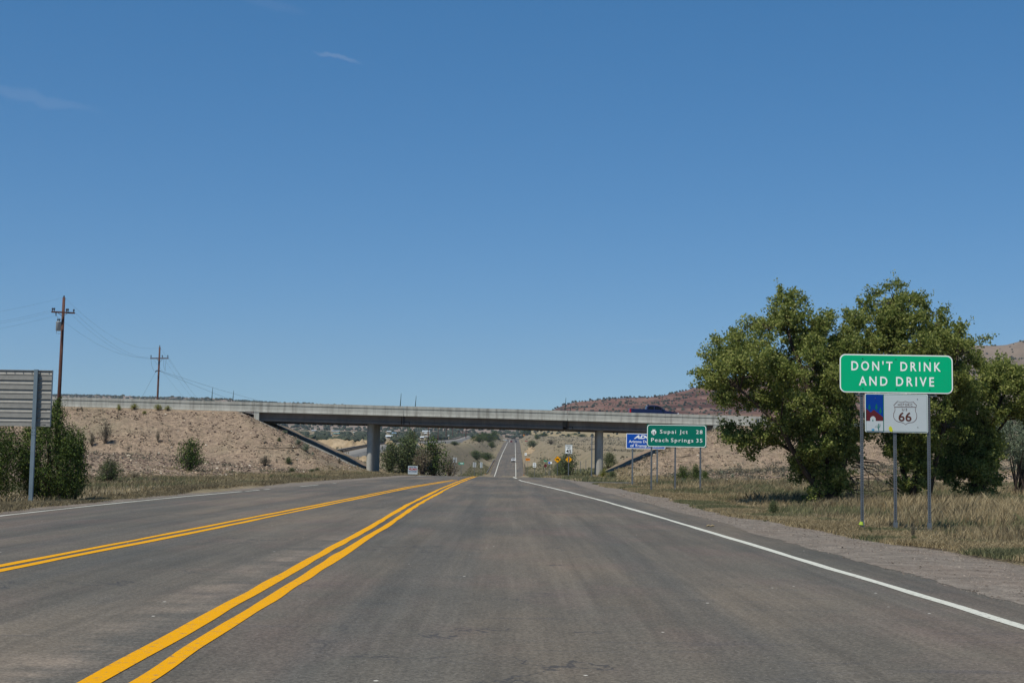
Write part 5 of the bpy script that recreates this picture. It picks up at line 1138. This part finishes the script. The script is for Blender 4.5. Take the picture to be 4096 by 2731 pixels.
# guardrails beside the far road
def grail(pts, label):
    P = [np.array((x, y, float(zr(y)) + .1)) for x, y in pts]; r = empty('guardrail', tuple(P[0])); tag(r, label, 'guardrail'); mb = MB()
    for i in range(len(P) - 1):
        for zz in (0, 1):
            a, b = P[i] - P[0], P[i+1] - P[0]
        mb.add([a + (0,0,.50), b + (0,0,.50), b + (.05,0,.58), a + (.05,0,.58), a + (0,0,.66), b + (0,0,.66), b + (.05,0,.74), a + (.05,0,.74), a + (0,0,.82), b + (0,0,.82)], [(0,1,2,3),(3,2,5,4),(4,5,6,7),(7,6,9,8)])
    mb.build('rail', steel_rail, r)
    for i in range(0, len(P)): p = P[i] - P[0]; MB().box(p[0]-.08, p[0]+.08, p[1]-.1, p[1]+.1, -.2 + p[2], p[2] + .8).build('post', wood, r)
    return r
steel_rail = plain('pale rail steel', lin('#b4bcbd'), .4, .5, .3, .15)
grail([(-8.3 + k * .075, 478 + k * 8) for k in range(19)], 'steel guardrail along the left side of the far road'); grail([(5.15 + k * .05, 478 + k * 8) for k in range(15)], 'steel guardrail along the right side of the far road')
for px, py, lb in ((1950.6, 1890, 'orange striped marker at the near end of the left guardrail'), (2104, 1892, 'orange striped marker at the near end of the right guardrail')):
    D = 470; x = (px - 2048) / FPX * D; z = float(zr(D)); r = empty('object_marker', (x, D, z)); tag(r, lb, 'road marker'); MB().box(-.2, .2, 0, .02, .3, 1.25).build('panel', sg_org, r); MB().box(-.03, .03, .02, .07, -.2, .9).build('post', steel_d, r)
    for k in range(3): MB().prism_xz([(-.2, .4 + k*.28), (.2, .55 + k*.28), (.2, .65 + k*.28), (-.2, .5 + k*.28)], -.006, 0).build('stripe', sg_blk, r)
# drain lips lying across the slopes
for (a, b, lb) in (((1027,1792),(1206,1794),'dark erosion log lying across the left slope beside the sage bushes'), ((2703,1830),(2762,1827),'dark erosion log lying on the right slope behind the distance sign')):
    pts = []
    for t in np.linspace(0, 1, 9):
        x, y, z = hit(a[0]*(1-t) + b[0]*t, a[1]*(1-t) + b[1]*t + 3 * math.sin(t*5), 60, 149); pts.append((x, y, z + .04))
    o = MB().tube(pts, [.05] + [.09]*7 + [.05], 6).build('erosion_log', deadwood); tag(o, lb, 'erosion log')

# ------------------------------------------------------------------ railway beyond the bridge
RW = [at(1150, 1845, 200), at(1290, 1822, 235), at(1400, 1797, 280), at(1500, 1778, 335), at(1600, 1768, 400), at(1690, 1764, 490), at(1765, 1761, 590), at(1815, 1757, 700), at(1862, 1743, 1000), at(1892, 1733, 1450)]
RW = np.array(RW); tt = np.linspace(0, len(RW) - 1, 70); C = np.column_stack([np.interp(tt, range(len(RW)), RW[:,k]) for k in range(3)])
for _ in range(6): C[1:-1] = (C[:-2] + 2 * C[1:-1] + C[2:]) / 4
T = np.gradient(C, axis=0); T[:,2] = 0; T /= np.linalg.norm(T, axis=1)[:,None]; Nn = np.column_stack([T[:,1], -T[:,0], 0 * T[:,0]])
def sweep(offs, name, m, parent=None):
    vs = []; k = len(offs)
    for c, n in zip(C, Nn):
        for o_, z in offs: vs.append(c + n * o_ + (0, 0, z))
    fs = [(i*k+j, (i+1)*k+j, (i+1)*k+j+1, i*k+j+1) for i in range(len(C)-1) for j in range(k-1)]
    mb = MB(); mb.v = [tuple(v) for v in vs]; mb.f = fs; return mb.build(name, m, parent)
M = Mat('rail ballast', .95, .1); M.col(M.ramp(M.noise(.5, 6, .7), [(.3, lin('#77746f')), (.7, lin('#938f87'))])); ball = M.m
o = sweep([(-9, -5.5), (-3.2, -.25), (-2.6, 0), (2.6, 0), (3.2, -.25), (9, -5.5)], 'railway_embankment', ball); tag(o, kind='structure')
rl = empty('railway_track', tuple(C[0])); tag(rl, 'curving railway track on a grey ballast bank, seen through the bridge at left', 'railway')
for s in (-.72, .72): o = sweep([(s-.05, .02), (s-.05, .30), (s+.05, .30), (s+.05, .02)], 'rail', plain('dark rail steel', lin('#43403e'), .6)); sub(rl, o)
sl_ = MB(); L_ = np.linalg.norm(np.diff(C, axis=0), axis=1).cumsum()
for d in np.arange(4, L_[-1] * .6, 1.6):
    i = int(np.searchsorted(L_, d)); c, n, t = C[i] + (C[i+1] - C[i]) * ((d - (L_[i-1] if i else 0)) / (L_[i] - (L_[i-1] if i else 0))), Nn[i], T[i]
    a, b = c - n * 1.3, c + n * 1.3; u = t * .14; sl_.add([a-u+(0,0,.12), b-u+(0,0,.12), b+u+(0,0,.12), a+u+(0,0,.12), a-u-(0,0,.05), b-u-(0,0,.05), b+u-(0,0,.05), a+u-(0,0,.05)], [(0,1,2,3),(0,4,5,1),(1,5,6,2),(2,6,7,3),(3,7,4,0)])
o = sl_.build('sleepers', deadwood); sub(rl, o); o['kind'] = 'stuff'
# mounds of pale earth
M = Mat('pale earth', .95, .1); M.col(M.ramp(M.noise(.25, 7, .7), [(.3, lin('#84735a')), (.5, lin('#9f8c70')), (.7, lin('#b5a286'))])); M.bump(M.noise(.8, 6), 1, .5); pale = M.m
for px, py, w_, h_, D, lb in ((1335,1792,200,52,300,'largest pale earth mound seen through the bridge left of the pier'), (1425,1798,130,44,290,'pale earth mound in front of the railway, right of the largest one'), (1478,1776,80,26,370,'small pale earth mound right beside the left bridge pier'), (1452,1846,80,30,228,'low pale earth bank below the railway, left of the pier'), (1655,1785,120,26,400,'pale earth mound above the willow bushes'), (1550,1792,110,34,330,'pale earth mound behind the grey-green willow bush'), (2125,1812,60,26,330,'pale rocky bank right of the far road'), (1905,1760,46,14,620,'pinkish soil patch beside the railway poles')):
    hx_, D, hz_ = hit(px, py, 180, 1500); s = D / FPX; c = np.array([hx_, D, hz_]); n = 22; W_, h3_ = w_ * s / 2, h_ * s; vs = []; fs = []
    for j in range(n):
        for i in range(n):
            u, v = i/(n-1)*2-1, j/(n-1)*2-1; rr = math.sqrt(u*u+v*v); hgt = max(0, 1 - rr**2.2) * (1 + float(vnoise(u*3+px, v*3, 1, 3)) * .9 + float(vnoise(u*9+px, v*9, 1, 4)) * .35)
            vs.append((u*W_, v*W_*.7, hgt*h3_*.85 - .3))
    for j in range(n-1):
        for i in range(n-1): fs.append((j*n+i, j*n+i+1, (j+1)*n+i+1, (j+1)*n+i))
    o = link('earth_mound', npmesh('earth_mound', vs, fs, True), pale); o.location = tuple(c); tag(o, lb, 'earth mound')

# ------------------------------------------------------------------ far settlement
def house(px, py, w_, h_, D, wall, roof, label, name='house'):
    x, D, zz = hit(px, py, 350, 1600); s = D / FPX; r = empty(name, (x, D, zz), srnd.uniform(-.3, .3)); tag(r, label, 'building', 'buildings of the far settlement')
    W_ = w_*s/2; hw = h_*s*.6; hr = h_*s; d = min(W_, 5)
    MB().box(-W_, W_, 0, 2*d, -.8, hw).build('wall', wall, r)
    mb = MB(); mb.add([(-W_-.3, -.4, hw), (W_+.3, -.4, hw), (W_+.3, 2*d+.4, hw), (-W_-.3, 2*d+.4, hw), (-W_-.3, d, hr), (W_+.3, d, hr)], [(0,1,5,4), (2,3,4,5), (0,4,3), (1,2,5), (0,3,2,1)]); mb.build('roof', roof, r)
    for u in (-.55, .1, .6): MB().box(W_*u - .5, W_*u + .5, -.04, 0, hw*.35, hw*.75).build('window', glass_m, r)
    MB().box(-W_*.3, -W_*.3 + .9, -.05, 0, 0, min(2.1, hw*.9)).build('door', sg_brown, r)
hw_m = plain('white wall', lin('#cfd0ca'), .8); hw_t = plain('tan wall', lin('#b9a98c'), .8); rf_w = plain('pale metal roof', lin('#ccd4d6'), .4); rf_t = plain('teal metal roof', lin('#6fa39b'), .5); rf_b = plain('blue metal roof', lin('#7d9bb5'), .5); rf_p = plain('red-brown roof', lin('#9d7468'), .7)
for a in ((1255,1724,17,5,1150,hw_m,rf_w,'far white building, leftmost of the settlement under the bridge'), (1342,1726,30,5,1100,hw_m,rf_w,'long far white building above the teal-roofed one'), (1419,1731,10,4,1050,hw_t,rf_w,'little pale yellow far building left of the left pier'), (1312,1746,28,7,800,hw_m,rf_b,'far pale blue-roofed building at the top of the largest earth mound'), (1350,1738,34,7,900,hw_t,rf_t,'far teal-roofed building under the long white one'), (1300,1738,22,7,920,hw_t,rf_t,'far grey-teal roof left of the teal-roofed building'),
          (1558,1753,25,13,760,hw_m,rf_w,'bright white far house just right of the left pier'), (1556,1730,16,7,1000,hw_t,rf_w,'far greyish roof above the bright white house'), (1577,1741,14,12,860,hw_t,rf_b,'far blue-roofed building right of the bright white house'), (1597,1738,7,4,950,hw_m,rf_w,'tiny white far building above the willow bushes'), (1703,1726,28,9,1050,hw_m,rf_w,'large white far house behind the thin poles'), (1702,1738,7,9,900,hw_m,rf_w,'narrow white building below the large white far house'), (1687,1755,12,10,760,hw_m,rf_w,'white far shed between the first and second thin poles'),
          (1706,1749,24,5,800,hw_t,rf_w,'long pale low building right of the white far shed'), (1798,1746,10,6,900,hw_t,rf_w,'small cream far building behind the fourth thin pole'), (1724,1734,10,4,1000,hw_m,rf_w,'tiny white far building right of the large white house'), (1921,1741,6,9,1000,hw_t,rf_p,'small pink far building near the far road'), (1858,1720,28,4,1400,hw_t,rf_p,'faint pinkish far roofs above the railway poles'), (2155,1741,9,4,1150,hw_m,rf_w,'tiny white building beside the upright dark tree')): house(*a)
house(2016, 1761, 20, 3.5, 830, hw_m, rf_w, 'low white far shed by the left edge of the far road', 'shed')

# ------------------------------------------------------------------ grass, weeds and stones
grass_gold = leafmat('dry golden grass', [(.1, lin('#60553e')), (.35, lin('#7f7153')), (.6, lin('#9b8b6a')), (.85, lin('#b9a986'))], .2, .25)
grass_mix = leafmat('mixed roadside grass', [(.1, lin('#4b4536')), (.35, lin('#665c48')), (.6, lin('#83765a')), (.85, lin('#a09475'))], .2, .3)
grass_green = leafmat('green roadside grass', [(.1, lin('#454b36')), (.5, lin('#64674a')), (.9, lin('#8a8763'))], .25, .4)
def grass(name, label, P, hgt, wd, nb, mat, spread=.12, lean=.35):
    n = len(P); m = n * nb; B = np.repeat(P, nb, 0); B = B + rng.normal(size=(m, 3)) * (spread, spread, 0); h_ = np.repeat(hgt, nb) * rng.uniform(.45, 1.15, m); w_ = np.repeat(wd, nb) * rng.uniform(.6, 1.3, m)
    az = rng.uniform(0, 6.28, m); dirv = np.column_stack([np.cos(az), np.sin(az), 0 * az]); ln = rng.normal(size=(m, 2)) * lean; ln[:,0] += .12
    tip = B + np.column_stack([ln[:,0] * h_, ln[:,1] * h_, h_]); mid = B + np.column_stack([ln[:,0] * h_ * .35, ln[:,1] * h_ * .35, h_ * .6])
    V = np.stack([B - dirv * w_[:,None] / 2, B + dirv * w_[:,None] / 2, mid + dirv * w_[:,None] * .38, tip, mid - dirv * w_[:,None] * .38], 1).reshape(-1, 3)
    F = np.arange(5 * m).reshape(m, 5); o = link(name, npmesh(name, V, F), mat); tag(o, label, 'grass', kind='stuff'); return o
def zone_pts(n, x0, x1, y0, y1, cond, dens=1.6):
    y = y0 + (y1 - y0) * rng.uniform(0, 1, n) ** dens; x = rng.uniform(x0, x1, n) ; k = cond(x, y); x, y = x[k], y[k]; return np.column_stack([x, y, Hf(x, y) - .02])
rng = np.random.default_rng(77)
gR = lambda y: np.interp(y, GRASS_R[:,0], GRASS_R[:,1]) + jit(y, .35, 41, 1.6); gL = lambda y: np.interp(y, GRASS_L[:,0], GRASS_L[:,1]) - jit(y, .3, 43, 1.6)
notroad = lambda x, y: ~((np.abs(y - (98.5 - .05*(x-3) - 3*np.exp(-(x-3)/5))) < 3.1 + 3.5*np.exp(-(np.abs(x-3))/3.5)) & (x > 3))
vis = lambda x, y: (np.abs(x) < y * .40 + 2)
P = zone_pts(78000, 5, 48, 12, 96, lambda x, y: (x > gR(y) + .1) & vis(x, y) & notroad(x, y) & ~((y > 91)) & (vnoise(x, y, 1.3, 81) + vnoise(x, y, .5, 82) * .7 > -.30))
hh_ = .07 + .22 * sstep(.1, 3.5, P[:,0] - gR(P[:,1])) * (1 + vnoise(P[:,0], P[:,1], 2.2, 61) * 1.7) + .14 * sstep(2.5, 6, P[:,0] - gR(P[:,1])) * (P[:,0] > 9); nz_ = vnoise(P[:,0], P[:,1], 4, 62) + vnoise(P[:,0], P[:,1], 1.1, 83) * .5 - .10 * sstep(8, 12, P[:,0])
far_ = P[:,1] > 48; wd_ = .006 + P[:,1] * .00024
for nm, msk, mt in (('a', nz_ > .10, grass_gold), ('b', (nz_ <= .10) & (nz_ > -.08), grass_mix), ('c', nz_ <= -.08, grass_green)):
    grass('roadside_grass', {'a': 'golden dry grass right of the gravel shoulder', 'b': 'tan and olive grass right of the gravel shoulder', 'c': 'greener grass patches right of the gravel shoulder'}[nm], P[msk], hh_[msk], wd_[msk], 8, mt)
y = 12 + 84 * rng.uniform(0, 1, 24000) ** 1.4; x = gR(y) + .02 + 1.5 * rng.uniform(0, 1, len(y)) ** 1.5; k = notroad(x, y) & (y < 91); P = np.column_stack([x, y, Hf(x, y) - .01])[k]; nz_ = vnoise(P[:,0], P[:,1], 1.5, 95)
for msk, mt, lb in ((nz_ > -.12, grass_gold, 'short dry grass along the very edge of the right gravel'), (nz_ <= -.12, grass_green, 'short yellow-green grass along the very edge of the right gravel')):
    grass('edge_grass', lb, P[msk], np.full(msk.sum(), .11), .006 + P[msk][:,1] * .00026, 8, mt, .10, .5)
P = zone_pts(16000, 3, 60, 96, 149, lambda x, y: (x > gR(y) + .1) & vis(x, y) & notroad(x, y) & ((x < np.interp(y, [95,110,145], [17,13.5,10.4]) + 1.5) | (y < 105)))
nz_ = vnoise(P[:,0], P[:,1], 6, 63)
grass('verge_grass', 'dry grass verge by the right bridge pier', P[nz_ > -.1], np.full((nz_ > -.1).sum(), .24), np.full((nz_ > -.1).sum(), .05), 6, grass_gold, .2); grass('verge_grass', 'green weeds in the verge by the right bridge pier', P[nz_ <= -.1], np.full((nz_ <= -.1).sum(), .32), np.full((nz_ <= -.1).sum(), .05), 6, grass_green, .2)
P = zone_pts(30000, -60, -8, 22, 149, lambda x, y: (x < gL(y) - .05) & vis(x, y) & (x > np.interp(y, [20,55,75,107,145], [-60,-25.5,-22.5,-20.6,-16.2]) - vnoise(x, y, 4, 64) * 5), 1.2)
yy_ = 24 + 120 * rng.uniform(0, 1, 16000) ** 1.2; xx_ = gL(yy_) - .02 - 1.6 * rng.uniform(0, 1, len(yy_)) ** 1.4; Q = np.column_stack([xx_, yy_, Hf(xx_, yy_) - .01])
grass('edge_grass', 'short dry grass along the very edge of the left road shoulder', Q, np.full(len(Q), .12), .006 + Q[:,1] * .00028, 7, grass_mix, .12, .5)
nz_ = vnoise(P[:,0], P[:,1], 5, 65); hh_ = .12 + .12 * sstep(.2, 2.0, gL(P[:,1]) - P[:,0]) * (1 + vnoise(P[:,0], P[:,1], 3, 66)); wd_ = .006 + P[:,1] * .00028
for msk, mt, lb in ((nz_ > .05, grass_gold, 'golden dry weeds along the left road edge'), ((nz_ <= .05) & (nz_ > -.14), grass_mix, 'brownish weeds along the left road edge'), (nz_ <= -.14, grass_green, 'yellow-green weeds along the left road edge')):
    grass('roadside_grass', lb, P[msk], hh_[msk], wd_[msk], 8, mt, .15)
# dry tufts on the slopes and the open plain
def slope_ok(x, y): return ((x < np.interp(y, [55,75,107,145], [-24,-21.5,-19.6,-15.4])) | ((x > np.interp(y, [60,95,110,145], [30,17,13.5,10.4])) & (y > 103)))
P = zone_pts(24000, -75, 75, 62, 149, lambda x, y: slope_ok(x, y) & vis(x, y) & (vnoise(x, y, 7, 67) + np.where(x > 0, .22, .12) > .0), .7)
S = (.04 + .16 * rng.uniform(0, 1, len(P)) ** 2.2) * (1 + (P[:,0] > 0) * .3); L = np.repeat(P, 9, 0) + rng.normal(size=(len(P)*9, 3)) * np.repeat(S, 9)[:,None] * (.8, .8, .4); L[:,2] += np.repeat(S, 9) * .8
V, F = leaf_quads(L, np.repeat(S, 9) * .55, .4, .8); tag(link('dry_scrub', npmesh('dry_scrub', V, F), leaf_grey), 'small dry scrub scattered over the stony slopes', 'scrub', kind='stuff')
x = rng.uniform(-260, 420, 26000); y = 165 * (1500 / 165) ** rng.uniform(0, 1, 26000); k = (np.abs(x) < y * .42) & (np.abs(x - xc(y)) > 9); x, y = x[k], y[k]; k = (vnoise(x, y, 40, 68) + vnoise(x, y, 9, 69) * .6 > .02); x, y = x[k], y[k]
S = rng.uniform(.10, .30, len(x)) * (1 + y / 600); L = np.repeat(np.column_stack([x, y, Hf(x, y) + S * .5]), 8, 0) + rng.normal(size=(len(x) * 8, 3)) * np.repeat(S, 8)[:,None] * (.8, .8, .35); V, F = leaf_quads(L, np.repeat(S, 8) * .6, .5, .6); tag(link('plain_scrub', npmesh('plain_scrub', V, F), leaf_grey), 'low grey scrub dotted over the dry plain beyond the bridge', 'scrub', kind='stuff')
x = rng.uniform(-14, 16, 9000); y = rng.uniform(165, 560, 9000); k = (np.abs(x - xc(y)) > 7) & (np.abs(x - xc(y)) < 15); P = np.column_stack([x[k], y[k], Hf(x[k], y[k])])
grass('ditch_weeds', 'weeds in the ditches beside the far road', P, np.full(len(P), .55), np.full(len(P), .16), 4, grass_green, .4)
P = zone_pts(30000, -60, 60, 66, 149, lambda x, y: slope_ok(x, y) & vis(x, y) & (np.where(x < 0, np.interp(y, [55,75,107,145], [-24,-21.5,-19.6,-15.4]) - x, x - np.interp(y, [60,95,110,145], [30,17,13.5,10.4])) < np.where(x < 0, 4.5, 24) * (1 + vnoise(x, y, 4, 91) * 1.8)) & (vnoise(x, y, 2.5, 92) > -.05), .8)
nz_ = vnoise(P[:,0], P[:,1], 3, 93)
for msk, mt, lb in ((nz_ > 0, grass_gold, 'sparse golden grass creeping up the foot of the slopes'), (nz_ <= 0, grass_mix, 'sparse grey-brown grass creeping up the foot of the slopes')):
    k = int(msk.sum()); grass('slope_grass', lb, P[msk], np.full(k, .20), np.full(k, .03), 5, mt, .15)
# stones
M = Mat('slope stones', .95, .1); ge = M.n('ShaderNodeNewGeometry'); M.col(M.ramp(ge.outputs['Random Per Island'], [(.0, lin('#4d433c')), (.4, lin('#75655a')), (.75, lin('#95826f')), (.95, lin('#a8967f')), (1, lin('#cfc5b2'))])); stone_m = M.m
P = zone_pts(110000, -80, 80, 62, 149, lambda x, y: slope_ok(x, y) & vis(x, y) & (vnoise(x, y, 5, 70) > -.4) & ((x < 0) | (rng.uniform(size=len(x)) < .5)), .65)
S = .035 + .11 * rng.uniform(0, 1, len(P)) ** 4 + .03 * rng.uniform(0, 1, len(P)); V, F = rocks(P + np.column_stack([0*S, 0*S, S * .3]), S, .6); tag(link('slope_stones', npmesh('slope_stones', V, F), stone_m), 'loose stones strewn over the embankment slopes', 'stones', kind='stuff')
x = rng.uniform(4.6, 8, 90000); y = 8 + 55 * rng.uniform(0, 1, 90000) ** 1.4; k = (x > np.interp(y, EDGE_R[:,0], EDGE_R[:,1]) + .05) & (x < gR(y) + .3); x, y = x[k], y[k]; S = (rng.uniform(.003, .007, len(x)) + .012 * rng.uniform(0, 1, len(x)) ** 18) * (1 + y / 80); k = vnoise(x, y, 1.2, 97) + vnoise(x, y, .4, 98) * .6 + .5 * sstep(0, .5, x - np.interp(y, EDGE_R[:,0], EDGE_R[:,1])) > rng.uniform(-.1, .6, len(x)); x, y, S = x[k], y[k], S[k]
M = Mat('gravel stones', .9, .2); ge = M.n('ShaderNodeNewGeometry'); M.col(M.ramp(ge.outputs['Random Per Island'], [(.0, lin('#544c45')), (.5, lin('#73695f')), (1, lin('#958a7f'))]))
V, F = rocks(np.column_stack([x, y, 0*x - .01 + S * .2]), S, .6); V[:,2] += .014 - .03 * np.maximum(0, V[:,0] - 6.3); tag(link('gravel_stones', npmesh('gravel_stones', V, F), M.m), 'loose pebbles on the right gravel shoulder', 'gravel', kind='stuff')
# crumpled bits beside the white line
for px, py in ((2805, 2108), (2812, 2113)):
    d = at(px, py, 30.5); o = MB().tube([(0,0,0), (.05,.02,.02), (.09,0,.01)], [.015, .025, .01], 5).build('litter', plain('tan litter', lin('#8d7c5c'))); g_ = 1.35 * FPX; o.location = (4.25 + (px - 2805) * .012, 30.6, .025); tag(o, 'crumpled tan litter lying on the road beside the right white line', 'litter', 'litter by the white line')

# ------------------------------------------------------------------ air
HAZE = 0.00007
if HAZE:
    mb = MB().box(-3700, 3700, -440, 4320, -12, 330); o = mb.build('haze'); tag(o, kind='stuff', label='thin pale desert haze over the whole plain', cat='haze')
    hm = bpy.data.materials.new('haze'); hm.use_nodes = True; t = hm.node_tree; t.nodes.clear(); pv = t.nodes.new('ShaderNodeVolumePrincipled'); pv.inputs['Color'].default_value = (.72, .82, .95, 1); pv.inputs['Density'].default_value = HAZE; pv.inputs['Anisotropy'].default_value = .1
    ou = t.nodes.new('ShaderNodeOutputMaterial'); t.links.new(pv.outputs[0], ou.inputs['Volume']); o.data.materials.append(hm)
